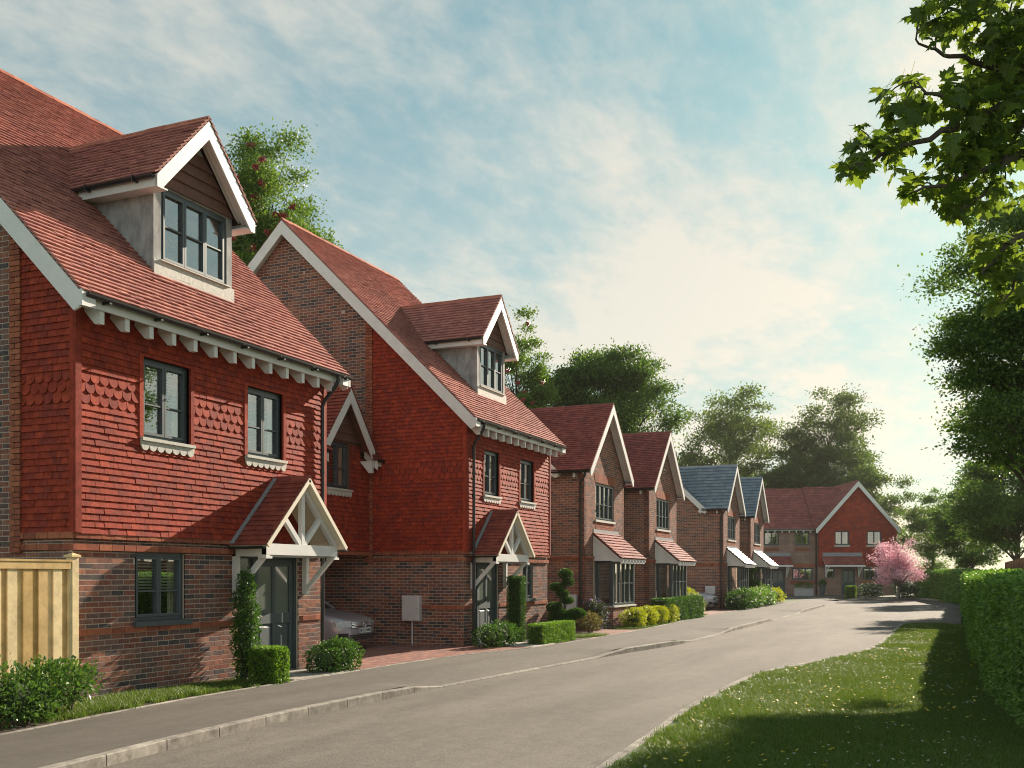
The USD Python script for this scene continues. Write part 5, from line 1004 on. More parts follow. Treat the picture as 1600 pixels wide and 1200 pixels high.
def tree(name, label, x, y, trunk_h, c, R, nclump, csize, nleaf, lsize, lm, seed, bark='bark', tr=.18, flatten=.55, group=None, shell=.45, berries=0, extra=(), z0=-.15):
    rng = np.random.default_rng(seed); h = thing(name, label, 'tree', (x, y, z0), 0, group); c = np.asarray(c, float) - [x, y, z0]; R = np.asarray(R, float)
    cl = crown_clumps(rng, c, R, nclump, csize, shell) + [(np.asarray(e[0]) - [x, y, z0], e[1]) for e in extra]
    T = MB(); topz = c[2] + R[2] * .45; k = np.linspace(0, 1, 9); sway = np.array([c[0], c[1], 0])
    path = np.c_[sway[0] * k**1.5 + .06 * np.sin(k * 5 + seed), sway[1] * k**1.5 + .06 * np.cos(k * 4 + seed) - .06, topz * k]
    T.tube(path, tr * (1 - .82 * k) * (1 + .5 * np.exp(-k * 18)), 9); part('trunk', T, bark, h, smooth=60)
    B = MB()
    for p, s in cl[: int(len(cl) * .8)]:
        f = np.clip((p[2] - .35 * np.linalg.norm(p[:2] - c[:2]) - trunk_h * .3) / topz, .2, .95); i = f * 8; i0 = int(i); a = path[i0] + (path[min(8, i0 + 1)] - path[i0]) * (i - i0)
        mid = (a + p) / 2 + [0, 0, .10 * np.linalg.norm(p - a)] + rng.normal(0, .08, 3); q = np.linspace(0, 1, 5)[:, None]; pts = (1 - q)**2 * a + 2 * q * (1 - q) * mid + q**2 * p
        r0 = tr * .30 * (1 - .6 * f); B.tube(pts, np.linspace(r0, r0 * .22, 5), 5, False)
    part('branches', B, bark, h, smooth=60, kind='stuff')
    w = np.array([s**2 for _, s in cl]); cnt = np.maximum(8, (nleaf * w / w.sum())).astype(int); P_, O_ = [], []
    for (p, s), m in zip(cl, cnt):
        g = rng.normal(size=(m, 3)) * np.array([1, 1, flatten]) * s * .45; P_.append(p + g); O_.append(unit(g + unit(p - c) * s * .4))
    V, F = leaves(np.vstack(P_), lsize, rng, np.vstack(O_), .45, .2, .6, .3, 1.2)
    part('crown', (V, F), lm, h, kind='stuff')
    for p, s in sorted(cl, key=lambda e: (e[0] - c) @ FWD)[:berries]:
        b = MB(); cc = p - FWD * s * .75 + rng.normal(0, .3, 3) * s
        for q in range(26): m = trimesh.creation.icosphere(0, .036); m.apply_translation(cc + rng.normal(0, .055, 3) * [1, 1, .8]); b.mesh(m)
        part('berry_cluster', b, 'berry', h)
    return h
def box_bush(name, label, x0, x1, y0, y1, z1, lsize, dens, lm, seed, cat='bush', group=None, round_=.05, z0=0.0, rough=.02, rot=0, loc=None, flower=None):
    """a clipped hedge: leaves over the faces of an added solid dark core"""
    rng = np.random.default_rng(seed); cx, cy = (x0 + x1) / 2, (y0 + y1) / 2; h = thing(name, label, cat, loc or (cx, cy, z0), rot, group); a, b, H = (x1 - x0) / 2, (y1 - y0) / 2, z1 - z0
    faces = [((-a, -b, 0), (2 * a, 0, 0), (0, 0, H), (0, -1, 0)), ((-a, b, 0), (2 * a, 0, 0), (0, 0, H), (0, 1, 0)), ((-a, -b, 0), (0, 2 * b, 0), (0, 0, H), (-1, 0, 0)), ((a, -b, 0), (0, 2 * b, 0), (0, 0, H), (1, 0, 0)), ((-a, -b, H), (2 * a, 0, 0), (0, 2 * b, 0), (0, 0, 1))]
    Ps, Os = [], []
    for o, u, v, n in faces:
        m = int(np.linalg.norm(u) * np.linalg.norm(v) * dens); p = np.array(o) + rng.uniform(size=(m, 1)) * np.array(u) + rng.uniform(size=(m, 1)) * np.array(v)
        wob = (meshkit.fbm((p + [cx, cy, 0]) * 2.2, 3, seed) - .5) * rough * 4
        Ps.append(p + np.array(n) * (wob + rng.uniform(-.06, .015, m))[:, None]); Os.append(np.broadcast_to(np.array(n, float), (m, 3)))
    Pp, Oo = np.vstack(Ps), np.vstack(Os); lim = np.array([a - round_, b - round_])
    ex = np.maximum(np.abs(Pp[:, :2]) - lim, 0); over = np.maximum(Pp[:, 2] - (H - round_), 0); tot = np.sqrt((ex**2).sum(1) + over**2); k = np.where(tot > round_, round_ / np.maximum(tot, 1e-9), 1)[:, None]
    Pp[:, :2] = np.sign(Pp[:, :2]) * (np.minimum(np.abs(Pp[:, :2]), lim) + ex * k); Pp[:, 2] = np.minimum(Pp[:, 2], H - round_) + over * k[:, 0]
    part('foliage', leaves(Pp, lsize, rng, Oo, .42, .3), lm, h, kind='stuff'); i = min(.06, a * .3)
    part('filler_core', MB().box(-a + i, a - i, -b + i, b - i, -.03, H - i), 'core_green', h)  # solid box added as a dark filler behind the leaves
    return h
def shrub(name, label, x, y, lumps, lsize, n, lm, seed, flower=None, nfl=0, fsize=.04, stems=True, cat='shrub', group=None, shell=.6, z0=0.0, outw=.5, aspect=.55, core=True):
    """lumps: (dx, dy, z, rx, ry, rz)"""
    rng = np.random.default_rng(seed); h = thing(name, label, cat, (x, y, z0), 0, group); Ps, Os = [], []; vol = np.array([l[3] * l[4] + l[3] * l[5] for l in lumps])
    for l, w in zip(lumps, vol / vol.sum()):
        p, d = blob_points(int(n * w), rng, l[:3], l[3:], shell); lump = (.8 + .45 * meshkit.noise(p * 5.5 / max(.3, l[3]) + seed, 2))[:, None]; p = np.array(l[:3]) + (p - np.array(l[:3])) * lump; k = p[:, 2] > .02; Ps.append(p[k]); Os.append(d[k])
    Pp, Oo = np.vstack(Ps), np.vstack(Os); part('foliage', leaves(Pp, lsize, rng, Oo, outw, .5, aspect), lm, h, kind='stuff')
    if flower: 
        k = rng.choice(len(Pp), min(nfl, len(Pp)), replace=False); q = Pp[k] + Oo[k] * .05; V = np.vstack([q]); V2, F2 = leaves(np.repeat(q, 4, 0), fsize, rng, np.repeat(Oo[k], 4, 0), .3, .3, .9); part('flowers', (V2, F2), flower, h, kind='stuff')
    if stems:
        S = MB()
        for l in lumps:
            for j in range(3): e = np.array(l[:3]) + rng.normal(0, .25, 3) * np.array(l[3:]); q = np.linspace(0, 1, 4)[:, None]; b0 = np.array([l[0] * .5 + rng.normal(0, .04), l[1] * .5 + rng.normal(0, .04), -.02]); S.tube(b0 * (1 - q) + e * q + np.array([0, 0, .05]) * np.sin(q * 3), np.linspace(.016, .006, 4), 5, False)
        part('stems', S, 'bark', h, kind='stuff')
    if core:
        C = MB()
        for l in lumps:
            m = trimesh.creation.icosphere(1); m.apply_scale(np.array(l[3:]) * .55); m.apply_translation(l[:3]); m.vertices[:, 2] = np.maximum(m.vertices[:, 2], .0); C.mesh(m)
        part('filler_core', C, 'core_green', h)  # added solid lumps, a dark filling under the foliage
    return h
def near(px, py): g = G(px, py); return float(g[0]), float(g[1])

# by the first house
x, y = near(92, 1120); shrub('shrub', 'loose glossy leafy shrub in front of the fence post, its bare stems showing', x, y, [(-.05, 0, .40, .42, .36, .30), (.28, .05, .42, .34, .3, .24), (-.3, -.05, .45, .32, .3, .26)], .058, 2600, 'glossy_leaf', 41, core=False, shell=.35)
x, y = near(20, 1135); shrub('shrub', 'low dark shrub at the left edge beside the pavement, in front of the fence', x, y, [(0, 0, .32, .40, .32, .34), (-.35, 0, .45, .35, .3, .4), (.3, .0, .25, .3, .28, .27)], .056, 2600, 'glossy_leaf', 42, shell=.4)
x, y = near(389, 1078); y = max(y, -.42)
def column_bush(name, label, x, y, h_, r, seed, lm='dark_leaf'):
    lumps = [(0.03 * math.sin(k * 2.1), 0, h_ * (k + .5) / 7, r * (1.0 - .42 * abs(k - 2.6) / 4.2), r * (1.0 - .42 * abs(k - 2.6) / 4.2), h_ / 7) for k in range(7)] + [(.0, 0, h_ * .97, r * .3, r * .3, .12)]
    return shrub(name, label, x, y, lumps, .05, 4600, lm, seed, shell=.55, outw=.55)
column_bush('column_bush', 'tall narrow upright evergreen against the wall left of the first front door', 3.14, -.30, 1.66, .23, 43)
box_bush('clipped_bush', 'square clipped light green bush beside the first front door', 2.92, 3.36, -1.0, -.5, .56, .036, 5200, 'box_leaf', 44, round_=.09)
shrub('shrub', 'low rounded dark green bush between first porch and driveway', 5.15, -.66, [(-.36, 0, .22, .30, .30, .28), (0, -.02, .26, .34, .32, .32), (.34, .02, .24, .30, .30, .29)], .055, 3400, 'dark_leaf', 45, shell=.7)
# by the second house
shrub('shrub', 'low rounded dark green bush right of the driveway at the second house', 12.0, -.68, [(-.52, 0, .24, .40, .34, .30), (0, -.04, .26, .42, .36, .33), (.54, .02, .23, .40, .34, .29)], .055, 3400, 'dark_leaf', 46, shell=.7)
box_bush('clipped_column', 'tall square clipped hedge column beside the second front door', 13.58, 13.92, -.6, -.2, 1.66, .032, 4200, 'dark_leaf', 47, round_=.04)
box_bush('clipped_hedge', 'low rectangular clipped box hedge before the second house, bright green', 12.75, 15.0, -1.54, -1.12, .50, .032, 4600, 'box_leaf', 48, round_=.05)
def cloud_tree(name, label, x, y, pads, hgt, lm, seed, fruit=None):
    rng = np.random.default_rng(seed); h = thing(name, label, 'topiary', (x, y, 0)); k = np.linspace(0, 1, 7); path = np.c_[.05 * np.sin(k * 6), .04 * np.cos(k * 5), hgt * k]; S = MB().tube(path, np.linspace(.035, .014, 7), 7); part('trunk', S, 'bark', h, smooth=60)
    for (r_, z, rr, rz) in pads:
        c = np.array([*(RIGHT * r_)[:2], z]); a = path[min(6, int(z / hgt * 5))]; part('branch', MB().tube([a, (a + c) / 2 + [0, 0, -.03], c], [.018, .013, .01], 6), 'bark', h, smooth=60)
        p, d = blob_points(int(2600 * rr * rr / .06) + 200, rng, c, (rr, rr, rz), .75); part('leaf_pad', leaves(p, .034, rng, d, .5, .4), lm, h, kind='stuff')
        m = trimesh.creation.icosphere(1); m.apply_scale([rr * .7, rr * .7, rz * .7]); m.apply_translation(c); part('filler_core', MB().mesh(m), 'core_green', h)  # each pad gets an added solid dark middle
    return h
x, y = 16.85, -.5; cloud_tree('cloud_pruned_tree', 'cloud-pruned dark green tree with separate leaf pads, before a white meter box', x, y, [(.06, 1.72, .20, .15), (.13, 1.5, .17, .12), (-.18, 1.36, .21, .12), (-.02, 1.18, .18, .10), (.10, .98, .19, .10), (-.25, .78, .23, .15), (.36, .62, .27, .14), (-.10, .55, .30, .20), (.02, .42, .30, .2)], 1.75, 'dark_leaf', 49)
for i, (px, py, s, lab) in enumerate([(832, 985, .34, 'small russet shrub behind the left end of the low box hedge'), (856, 984, .34, 'small russet-green shrub just under the cloud-pruned tree'), (893, 986, .34, 'small russet-green shrub behind the right end of the low box hedge'), (922, 991, .44, 'russet-tipped open shrub in dark soil, right of the low box hedge')]):
    x, y = near(px, py); shrub('shrub', lab, x, y, [(-.12, 0, s * .85, s * .8, s * .7, s * .62), (.2, 0, s * .8, s * .75, s * .7, s * .6)], .05, 1500, 'russet_leaf' if i != 1 else 'box_leaf', 60 + i, shell=.45, core=i != 3)
x, y = near(941, 985); shrub('shrub', 'dark purple-green shrub with violet flowers before the first bay', x, y + .2, [(0, 0, .5, .42, .4, .45), (-.25, 0, .62, .3, .3, .3), (.3, 0, .35, .32, .3, .34)], .06, 2300, 'purple_leaf', 65, 'blossom_violet', 70, .06, shell=.5)
x, y = near(975, 980); x2, y2 = near(1030, 972)
for i, (t, lab) in enumerate([(0.05, 'yellow-leaved shrub under the first bay, nearest of the golden row'), (.36, 'yellow-leaved shrub, second of the golden row under the first bay'), (.68, 'yellow-leaved shrub, third of the golden row under the first bay'), (1.0, 'yellow-leaved shrub, farthest of the golden row, beside a dark clipped hedge')]):
    shrub('golden_shrub', lab, 21.6 + 3.9 * t, -1.05 - .1 * t, [(0, 0, .28, .70, .42, .28), (.1, -.05, .42, .46, .32, .22)], .065, 2000, 'gold_leaf', 66 + i, group='golden shrubs under the bay', shell=.55)
box_bush('clipped_hedge', 'dark green clipped hedge running in front of the second bay', 24.9, 30.6, -1.3, -.72, .84, .05, 1700, 'dark_leaf', 71, round_=.09, rough=.035)
x, y = 31.6, -.95; shrub('shrub', 'cream and green variegated bush at the end of the dark clipped hedge', x, y + .3, [(0, 0, .42, .7, .5, .46), (-.2, 0, .55, .5, .4, .36)], .08, 2200, 'variegated_leaf', 72, shell=.55)
shrub('golden_shrub', 'small yellow shrub under the second bay, in front of the far silver car', 32.6, -.1, [(0, 0, .72, .8, .5, .42)], .08, 1400, 'gold_leaf', 73, shell=.5)
for i, (px, py, lab) in enumerate([(1142, 953, 'white-flecked bush beside the drive with the far silver car'), (1162, 952, 'white-flecked bush, middle one of three before the slate-roofed pair'), (1184, 949, 'white-flecked bush, right one of three before the slate-roofed pair')]):
    x, y = (40.9, 43.9, 46.8)[i], -.75; shrub('white_flecked_bush', lab, x, y, [(-.8, 0, .45, 1.0, .6, .5), (.8, 0, .50, 1.1, .6, .54), (0, -.1, .5, .9, .6, .5)], .11, 2600, 'dark_leaf' if i == 0 else 'hedge_leaf', 75 + i, 'blossom_white', 130 if i else 60, .075, group='white-flecked bushes', shell=.6)
x, y = near(1209, 945); box_bush('clipped_bush', 'small square clipped bush beside the far yellow shrub', x - .5, x + .7, y, y + .7, .62, .08, 700, 'box_leaf', 79, round_=.08)
x, y = near(1222, 943); shrub('golden_shrub', 'far yellow shrub beside the small square clipped bush', x, y + .5, [(-.3, 0, .5, .8, .6, .5), (.7, 0, .42, .7, .6, .42)], .11, 1200, 'gold_leaf', 80, shell=.5)
x, y = near(1189, 946); cloud_tree('cloud_pruned_tree', 'small cloud-pruned tree in front of the last slate-roofed bay', x, y + .6, [(.05, 2.0, .34, .3), (-.2, 1.55, .36, .25), (.2, 1.2, .4, .25), (-.35, .9, .42, .25), (.55, .75, .45, .22), (0, .55, .5, .3)], 2.0, 'dark_leaf', 81)

# before the end house
def far(px, py): return at(px, 898 + 1.7 * 1600 / py if False else py, (1.7 * 1600) / (py - 898))
def planter(px0, px1, py, h_, label, lm, round_pot=False):
    a, b = G(px0, py), G(px1, py); c = (a + b) / 2; w = np.linalg.norm(b - a); rz = math.atan2(RIGHT[1], RIGHT[0]); h = thing('planter', label, 'planter', c.tolist(), rz)
    if round_pot: v, f = lathe([(.0, 0), (w * .33, 0), (w * .5, h_), (w * .54, h_), (w * .54, h_ - .07), (w * .44, h_ - .06), (0, h_ - .08)], 16); part('pot', (v, f), 'anthracite', h, smooth=40)
    else: part('trough', MB().box(-w / 2, w / 2, -.2, .2, 0, h_).box(-w / 2 - .03, w / 2 + .03, -.23, .23, h_ - .06, h_), 'pot_stone', h)
    rng = np.random.default_rng(int(px0)); p, d = blob_points(420, rng, (0, 0, h_ + .12), (w * .55, .3, .34), .3); part('plant', leaves(p, .14, rng, d, .6, .9), lm, h, kind='stuff'); return h
planter(1242, 1270, 931, .66, 'pale stone trough with low green plants against the end house wall', 'dark_leaf')
planter(1280, 1290, 931, .85, 'dark round pot with a bushy plant beside the end house downpipe', 'dark_leaf', True)
planter(1366, 1377, 932, .8, 'dark round pot with leafy plant beneath the pink tree', 'purple_leaf', True)
x, y = near(1337, 934); box_bush('clipped_bush', 'small clipped green cube on the corner right of the end house door', x - .3, x + .4, y, y + .7, .85, .09, 700, 'box_leaf', 82, round_=.1)
x, y = near(1356, 934); shrub('shrub', 'white-flowered bush between the end house door and the pink tree', x, y, [(0, 0, .55, .8, .6, .55), (.2, -.4, .5, .6, .6, .5)], .12, 1300, 'dark_leaf', 83, 'blossom_white', 150, .10)
x, y = near(1411, 934); shrub('shrub', 'white-flowered bush right of the pink tree, at the end of the rear hedge', x, y, [(0, 0, .7, .9, .7, .65), (.3, -.5, .6, .7, .7, .6)], .12, 1500, 'dark_leaf', 84, 'blossom_white', 170, .10)
def pink_tree():
    x, y = near(1404, 936); rng = np.random.default_rng(85); h = thing('pink_tree', 'small spreading tree in full pink blossom before the end house', 'tree', (x, y, -.02)); S, Pn, On = MB(), [], []
    fork = np.array([0, 0, .9]); S.tube([(0, 0, -.05), (.03, 0, .4), fork], [.12, .095, .08], 8)
    for k in range(26):
        az, L, el = k * 2.4 + rng.normal(0, .3), rng.uniform(1.0, 2.15), rng.uniform(-.0, 1.4)
        e = fork + np.array([math.cos(az) * math.cos(el) * L * 1.15, math.sin(az) * math.cos(el) * L, .35 + math.sin(el) * L * 1.45]); q = np.linspace(0, 1, 7)[:, None]; mid = (fork + e) / 2 + [0, 0, .4] + rng.normal(0, .15, 3)
        pts = (1 - q)**2 * fork + 2 * q * (1 - q) * mid + q**2 * e; S.tube(pts, np.linspace(.045, .01, 7), 6, False)
        for t in np.linspace(.5, 1, 5):
            b = (1 - t)**2 * fork + 2 * t * (1 - t) * mid + t**2 * e + rng.normal(0, .16, 3); m = int(rng.uniform(20, 125)); p = b + rng.normal(0, .20, (m, 3)) * [1, 1, .7]; Pn.append(p); On.append(unit(p - b))
    part('trunk', S, 'pale_bark', h, smooth=60); part('blossom', leaves(np.vstack(Pn), .10, rng, np.vstack(On), .5, .5, .75), 'blossom_pink', h, kind='stuff')
pink_tree()

# hedges on the right
def long_hedge():
    rng = np.random.default_rng(90); h = thing('long_hedge', 'long tall clipped green hedge along the right edge of the lawn', 'hedge', (30, -11.5, -.1)); X0, X1, H = 1.0, 57.6, 1.76
    segs = []
    for x0, x1, dens, ls in ((1, 9, 2100, .058), (9, 16, 1400, .068), (16, 26, 560, .10), (26, 40, 300, .14), (40, 57.6, 190, .18)):
        for (w, o, u, v, n) in ((H, (x0, .55, 0), (x1 - x0, 0, 0), (0, 0, H), (0, 1, 0)), (1.1, (x0, -.55, H), (x1 - x0, 0, 0), (0, 1.1, 0), (0, 0, 1))):
            m = int((x1 - x0) * w * dens); p = np.array(o, float) + rng.uniform(size=(m, 1)) * np.array(u, float) + rng.uniform(size=(m, 1)) * np.array(v, float); q = p * [1, 1, 1]
            wob = (meshkit.fbm(q * 1.6, 4, 5) - .5) * .26 + (meshkit.fbm(q * .4 + 9, 2, 6) - .5) * .2; p = p + np.array(n) * (wob + rng.uniform(-.10, .03, m))[:, None]; segs.append(leaves(p - [30, 0, 0], ls, rng, np.broadcast_to(np.array(n, float), (m, 3)), .4, .1, .6))
    m = int(1.1 * H * 1200); p = np.c_[np.full(m, X0) + rng.uniform(-.08, .02, m), rng.uniform(-.55, .55, m), rng.uniform(0, H, m)]; segs.append(leaves(p - [30, 0, 0], .075, rng, np.broadcast_to(np.array([-1., 0, 0]), (m, 3)), .4, .1))
    bend = lambda x: np.interp(x, [-6, 1, 3, 6.4, 12, 19], [-1.9, -.82, -.47, -.2, -.05, 0])
    V, F = merge(segs); V = V.copy(); V[:, 1] += bend(V[:, 0] + 30); part('foliage', (V, F), 'hedge_leaf', h, kind='stuff')
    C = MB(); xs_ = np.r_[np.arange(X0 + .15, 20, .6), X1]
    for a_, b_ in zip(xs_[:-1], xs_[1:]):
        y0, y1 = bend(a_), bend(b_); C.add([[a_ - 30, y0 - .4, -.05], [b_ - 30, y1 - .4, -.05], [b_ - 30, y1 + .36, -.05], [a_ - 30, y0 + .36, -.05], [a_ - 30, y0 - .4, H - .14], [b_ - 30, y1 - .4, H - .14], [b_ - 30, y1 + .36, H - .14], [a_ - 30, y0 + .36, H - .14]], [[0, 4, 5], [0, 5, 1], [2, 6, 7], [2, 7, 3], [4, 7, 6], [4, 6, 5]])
    part('filler_core', C, 'core_green', h)  # added solid strip that fills the hedge with dark green
long_hedge()
def rear_hedge():
    a, b = np.array([57.5, -11.3]), np.array([80.5, -7.9]); L = np.linalg.norm(b - a); rz = math.atan2(*(b - a)[::-1]); c = (a + b) / 2
    box_bush('rear_hedge', 'clipped hedge with sunlit top beyond the turning, right of the pink tree', -L / 2, L / 2, -.6, .6, 2.0, .17, 150, 'hedge_leaf', 92, 'hedge', round_=.12, rough=.06, rot=rz, loc=(c[0], c[1], -.05))
rear_hedge()

# trees
def place(px, D): p = at(px, 898, D); return p[0], p[1]
def T(name, label, px, D, ytop, ybot, rpx, lm, seed, nclump=70, csize=.28, nleaf=26000, lsize=.13, **k):
    x, y = place(px, D); zt = 1.7 + (898 - ytop) / 1600 * D; zb = 1.7 + (898 - ybot) / 1600 * D; R = rpx / 1600 * D; zc = (zt + zb) / 2
    return tree(name, label, x, y, zb, (x, y, zc), (R, R, (zt - zb) / 2), nclump, R * csize, nleaf, lsize, lm, seed, **k)
T('rowan_tree', 'rowan tree with red berry clusters rising behind the first two houses', 412, 36, 226, 560, 108, 'rowan_leaf', 101, 150, .27, 70000, .105, berries=34, shell=.3)
T('rowan_tree', 'rowan tree with red berries behind the dormer of the second house', 806, 52, 505, 690, 56, 'rowan_leaf', 102, 70, .3, 22000, .13, berries=20, shell=.3)
T('dark_tree', 'small dark leafy tree between the rowan and the big round tree', 868, 57, 565, 700, 52, 'tree_leaf', 103, 60, .32, 22000, .15)
T('dark_tree', 'big round dark green tree behind the red-roofed semi-detached pair', 955, 58, 536, 720, 92, 'tree_leaf', 104, 140, .27, 62000, .15, tr=.3)
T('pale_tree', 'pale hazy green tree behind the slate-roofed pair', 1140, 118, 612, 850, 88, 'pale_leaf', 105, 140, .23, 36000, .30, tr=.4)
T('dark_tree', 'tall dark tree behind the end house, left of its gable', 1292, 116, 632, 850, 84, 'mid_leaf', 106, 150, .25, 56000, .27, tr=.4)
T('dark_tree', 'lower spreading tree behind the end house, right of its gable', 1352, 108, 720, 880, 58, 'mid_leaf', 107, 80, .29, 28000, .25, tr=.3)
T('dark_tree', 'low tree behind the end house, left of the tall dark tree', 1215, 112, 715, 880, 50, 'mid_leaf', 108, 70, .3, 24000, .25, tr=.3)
T('small_tree', 'slender garden tree behind the rear hedge, right of the pink tree', 1456, 84, 760, 890, 48, 'rowan_leaf', 109, 70, .29, 24000, .16, tr=.12)
T('small_tree', 'darker garden tree behind the rear hedge, left of the tall roadside tree', 1518, 66, 742, 885, 56, 'tree_leaf', 110, 70, .29, 28000, .15, tr=.14)
T('roadside_tree', 'tall dark tree behind the long right hedge, reaching the frame edge', 1640, 19.5, 275, 810, 160, 'tree_leaf', 111, 180, .25, 115000, .072, tr=.2, shell=.3, flatten=.5)
T('roadside_tree', 'lower dark tree with spreading branches over the brown fence', 1590, 47, 690, 868, 90, 'tree_leaf', 112, 95, .28, 44000, .13, tr=.16, flatten=.45)

# the maple whose bough hangs into the picture
def maple():
    rng = np.random.default_rng(120); b0 = at(2120, 898, 9.2); base = np.array([b0[0], b0[1], -.15]); h = thing('maple_tree', 'maple bough with large lobed leaves hanging in at the upper right', 'tree', base.tolist())
    Tm = MB(); k = np.linspace(0, 1, 8); tp = at(1950, 40, 9.2) - base; path = np.c_[tp[0] * k**2, tp[1] * k**2, tp[2] * k]; Tm.tube(path, .2 * (1 - .6 * k), 10); part('trunk', Tm, 'bark', h, smooth=60)
    boughs = [[(1990, 420, 9.2), (1760, 200, 8.9), (1620, 150, 8.6), (1530, 182, 8.2), (1450, 214, 8.0), (1368, 246, 7.9), (1328, 262, 7.8)], [(1970, 250, 9.2), (1780, 170, 9), (1640, 120, 8.6), (1560, 100, 8.3), (1480, 90, 8.1), (1430, 60, 8.0)],
      [(1990, 420, 9.2), (1760, 270, 8.8), (1600, 236, 8.4), (1540, 265, 8.2), (1480, 288, 8.0), (1420, 300, 7.9)], [(1960, 200, 9.2), (1760, 60, 9), (1620, 40, 8.7), (1540, 28, 8.5), (1450, 8, 8.3)],
      [(2000, 480, 9.2), (1760, 340, 8.8), (1650, 340, 8.5), (1590, 370, 8.3), (1555, 405, 8.2), (1535, 425, 8.1)], [(1620, 150, 8.6), (1580, 230, 8.3), (1540, 300, 8.1), (1500, 330, 8.0)], [(1530, 182, 8.2), (1460, 150, 8.0), (1425, 132, 7.9)], [(1650, 340, 8.5), (1600, 430, 8.3), (1565, 470, 8.2)]]
    nodes = []
    for b in boughs:
        p = np.array([at(*q) for q in b]) - base; t = np.arange(len(p)); tt = np.linspace(0, len(p) - 1, len(p) * 4); q = np.c_[[np.interp(tt, t, p[:, i]) for i in range(3)]].T + rng.normal(0, .012, (len(tt), 3)); r0 = .052 if b[0][0] > 1900 else .022
        part('bough', MB().tube(q, np.linspace(r0, .007, len(q)), 7), 'bark', h, smooth=60); nodes.append(q)
    nodes = np.vstack(nodes)
    half = [(.10, .03), (.36, -.06), (.30, .12), (.60, .24), (.50, .33), (.66, .50), (.40, .47), (.42, .62), (.22, .56), (.20, .78), (.09, .80)]
    out = np.array([(0, 0)] + half + [(0, 1.02)] + [(-a, b) for a, b in half[::-1]]); ctr = np.array([[0, .36]])
    def leaf(p, d, nrm, L):
        s = np.cross(d, nrm); q = np.vstack([ctr, out]); z = -.5 * q[:, 0]**2 - .22 * (q[:, 1] - .2)**2 + .05 * np.sin(q[:, 0] * 9)
        v = p + L * (q[:, :1] * s + q[:, 1:] * d + z[:, None] * nrm); n = len(out); f = [[0, 1 + i, 1 + (i + 1) % n] for i in range(n)]
        e, t = p, p - d * L * .55 + np.array([0, 0, .02]); w = s * .0022; v = np.vstack([v, e + w, e - w, t - w, t + w]); f += [[n + 1, n + 2, n + 3], [n + 1, n + 3, n + 4]]; return v, np.array(f)
    blobs = [(1480, 15, 42), (1545, 30, 55), (1592, 60, 55), (1465, 45, 26), (1440, 12, 20), (1560, 95, 55), (1600, 130, 50), (1505, 140, 36), (1548, 150, 48), (1590, 190, 48), (1540, 202, 42), (1500, 188, 34), (1440, 165, 32), (1412, 165, 26), (1385, 150, 16), (1400, 212, 34), (1425, 128, 17), (1362, 236, 28), (1340, 256, 24), (1322, 264, 14), (1386, 252, 20), (1398, 270, 13), (1500, 234, 34), (1470, 256, 26), (1532, 248, 34), (1572, 236, 34), (1442, 290, 22), (1425, 298, 13), (1490, 300, 32), (1532, 292, 28), (1562, 286, 22), (1502, 326, 20), (1542, 322, 16), (1572, 308, 14), (1345, 203, 8), (1333, 222, 8), (1540, 380, 26), (1572, 372, 22), (1592, 400, 30), (1560, 420, 32), (1534, 412, 16), (1588, 448, 28), (1556, 470, 18), (1660, 60, 60), (1660, 180, 60), (1650, 300, 50), (1660, 420, 50), (1740, 120, 70), (1740, 280, 70), (1820, 200, 80), (1820, 60, 80), (1880, 330, 80), (1740, -60, 80), (1600, -60, 60), (1860, -90, 90)]
    L, tw = [], MB()
    for px, py, r in blobs:
        D = np.interp(px, [1320, 1600, 1900], [7.8, 8.45, 9.2]); m = max(3, int(r * r / 36 * (1 if px < 1610 else .5))); c = at(px, py, D) - base
        j = np.argmin(np.linalg.norm(nodes - c, axis=1)); a = nodes[j]
        q = np.linspace(0, 1, 4)[:, None]; tw.tube(a * (1 - q) + c * q + np.array([0, 0, .03]) * np.sin(q * 3.1), np.linspace(.008, .004, 4), 5, False)
        for _ in range(m):
            th, rr = rng.uniform(0, 2 * math.pi), r * math.sqrt(rng.uniform()); p = at(px + rr * math.cos(th), py + rr * math.sin(th) * .85, D + rng.normal(0, .22)) - base
            d = unit(unit(p - a) * [1, 1, .3] * .7 + rng.normal(0, .45, 3) + [0, 0, -.35]); nr = unit(np.array([0, 0, 1.0]) + rng.normal(0, .42, 3)); nr = unit(nr - d * (nr @ d)); L.append(leaf(p, d, nr, .130 * rng.uniform(.65, 1.25)))
    part('twigs', tw, 'bark', h, smooth=60, kind='stuff'); lay(h, 'leaf', L, 'maple_leaf', 300, base, 'leaves_remaining')
maple()

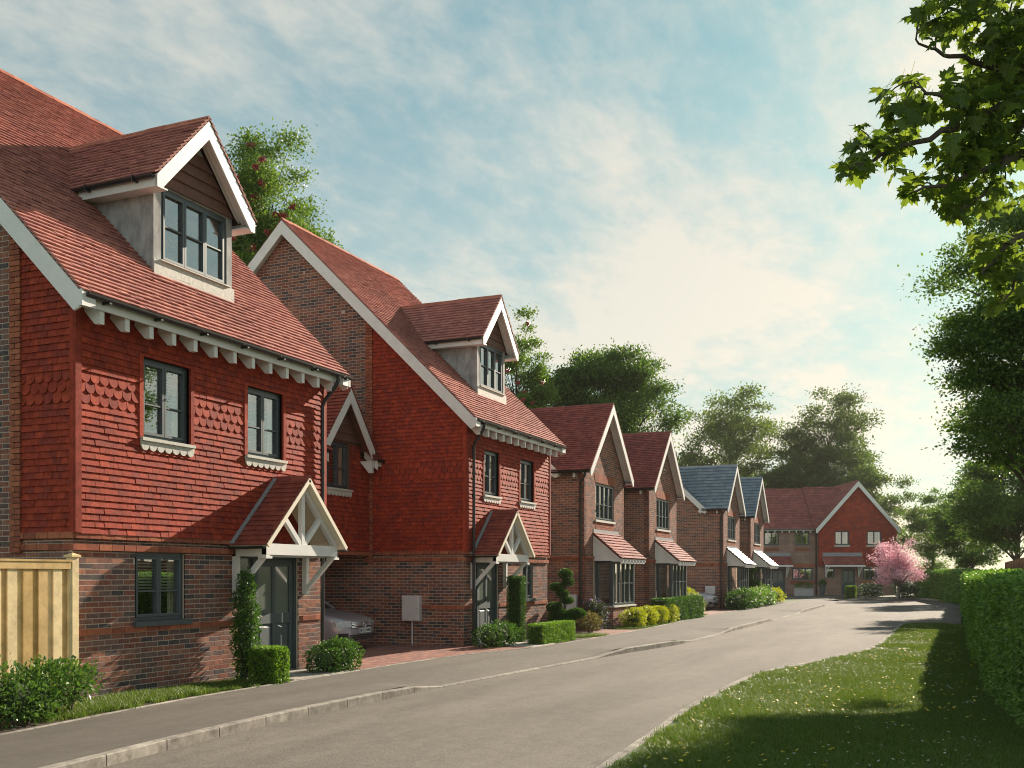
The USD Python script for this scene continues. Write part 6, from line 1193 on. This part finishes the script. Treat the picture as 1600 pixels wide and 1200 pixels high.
# ------------------------------------------------------------------ grass and flowers
def grass():
    rng = np.random.default_rng(130); UsdGeom.Scope.Define(stage, '/World/Looks/Prototypes') if False else None
    inst = UsdGeom.PointInstancer.Define(stage, '/World/grass'); tag(inst, 'short green mown grass of the lawn and the verges', 'grass', kind='stuff'); protos = []
    for k in range(4):
        n = 620; b = np.c_[rng.uniform(-.27, .27, (n, 2)), np.zeros(n)]; az = rng.uniform(0, 2 * math.pi, n); d = np.c_[np.cos(az), np.sin(az), np.zeros(n)]; sd = np.c_[-np.sin(az), np.cos(az), np.zeros(n)]; H = rng.uniform(.028, .075, n)[:, None]; w = rng.uniform(.0022, .0042, n)[:, None]; lean = rng.uniform(.1, .75, n)[:, None]; z = np.array([0, 0, 1.0])
        V = np.stack([b - sd * w, b + sd * w, b + z * H * .6 + d * H * lean * .3 + sd * w * .8, b + z * H * .6 + d * H * lean * .3 - sd * w * .8, b + z * H + d * H * lean], 1).reshape(-1, 3); i = np.arange(n)[:, None] * 5
        F = np.concatenate([i + [0, 1, 2], i + [0, 2, 3], i + [3, 2, 4]], 1).reshape(-1, 3); m = usdkit.mesh(stage, f'/World/grass/tuft_{k:03d}', (V, F), MAT['blade']); loose_random(m, (V, F)); protos.append(m.GetPath())
    pts = []
    def fill(poly, step, z):
        a, b, c, d = poly.bounds; g = np.stack(np.meshgrid(np.arange(a, c, step), np.arange(b, d, step)), -1).reshape(-1, 2); g = g + rng.uniform(-.5, .5, g.shape) * step; k = shapely.contains_xy(poly, g[:, 0], g[:, 1])
        for p in g[k]: pts.append((p[0], p[1], z, 1.0))
    fill(Polygon([*[(x, ly(x) - .38) for x in np.linspace(-3.5, 12, 30)], (12, -11.2), (6, -11.4), (1, -12.0), (-3.5, -12.4)]), .21, -.09)
    fill(Polygon([*[(x, ly(x) - .36) for x in np.linspace(12, 29.7, 30)], (29.7, -11.2), (12, -11.2)]), .28, -.09)
    fill(Polygon([*[(x, by(x) + .30) for x in np.linspace(-1.25, 3.1, 12)], (3.1, -.2), (-1.25, -.2)]), .17, 0.0)
    fill(Polygon([*[(x, by(x) + .30) for x in np.linspace(15.9, 17.3, 5)], (17.3, -.9), (15.9, -1.1)]), .2, 0.0)
    fill(Polygon([*[(x, by(x) + .30) for x in np.linspace(20.5, 33, 12)], (33, -.2), (20.5, -.9)]), .25, 0.0)
    p = np.array(pts); inst.CreatePrototypesRel().SetTargets(protos); n = len(p); inst.CreateProtoIndicesAttr(Vt.IntArray.FromNumpy(rng.integers(0, 4, n).astype(np.int32))); inst.CreatePositionsAttr(Vt.Vec3fArray.FromNumpy(p[:, :3].astype(np.float32)))
    a = rng.uniform(0, 2 * math.pi, n); inst.CreateOrientationsAttr(Vt.QuathArray([Gf.Quath(float(math.cos(t / 2)), 0, 0, float(math.sin(t / 2))) for t in a])); s = rng.uniform(.75, 1.2, n) * (.55 + .9 * meshkit.fbm(p[:, :3] * [1.1, 1.6, 0] + 3, 3, 4)); inst.CreateScalesAttr(Vt.Vec3fArray.FromNumpy(np.c_[np.ones(n), np.ones(n), s].astype(np.float32)))
grass()
def flowers(name, label, n, m_, r, seed, thr):
    rng = np.random.default_rng(seed); mb = MB(); V, F, c = [], [], 0
    while c < n:
        x = rng.uniform(-2.5, 29); y = rng.uniform(-11, -7.6)
        if y > ly(x) - .3 or meshkit.noise(np.array([x * .55, y * .9, seed]), 2) < thr: continue
        z = -.09 + rng.uniform(.045, .075); k = 6; t = np.arange(k) * 2 * math.pi / k; tilt = rng.normal(0, .25, 2); ring = np.c_[x + r * np.cos(t), y + r * np.sin(t), z + r * (np.cos(t) * tilt[0] + np.sin(t) * tilt[1])]
        V.append(np.vstack([ring, [[x, y, z + r * .35]], ring * [1, 1, 1] - [0, 0, .006]])); F += [[13 * c + i, 13 * c + (i + 1) % k, 13 * c + 6] for i in range(k)]; c += 1
    o = part(name, (np.vstack(V), np.array(F)), m_); tag(o, label, 'flowers', kind='stuff')
flowers('dandelions', 'yellow dandelion heads scattered over the lawn', 420, 'blossom_yellow', .022, 3, .42)
flowers('daisies', 'small white daisies scattered over the lawn', 520, 'blossom_white', .014, 4, .5)

# ------------------------------------------------------------------ thin evening haze
mk('haze_air', {'v': ('principled_volume', {'color': (.97, .95, .92), 'density': HAZE, 'anisotropy': .55})}, [], surface=None, volume='v.volume')
hz = part('haze', MB().box(-60, 260, -90, 120, -1.4, 30), 'haze_air'); tag(hz, kind='stuff')
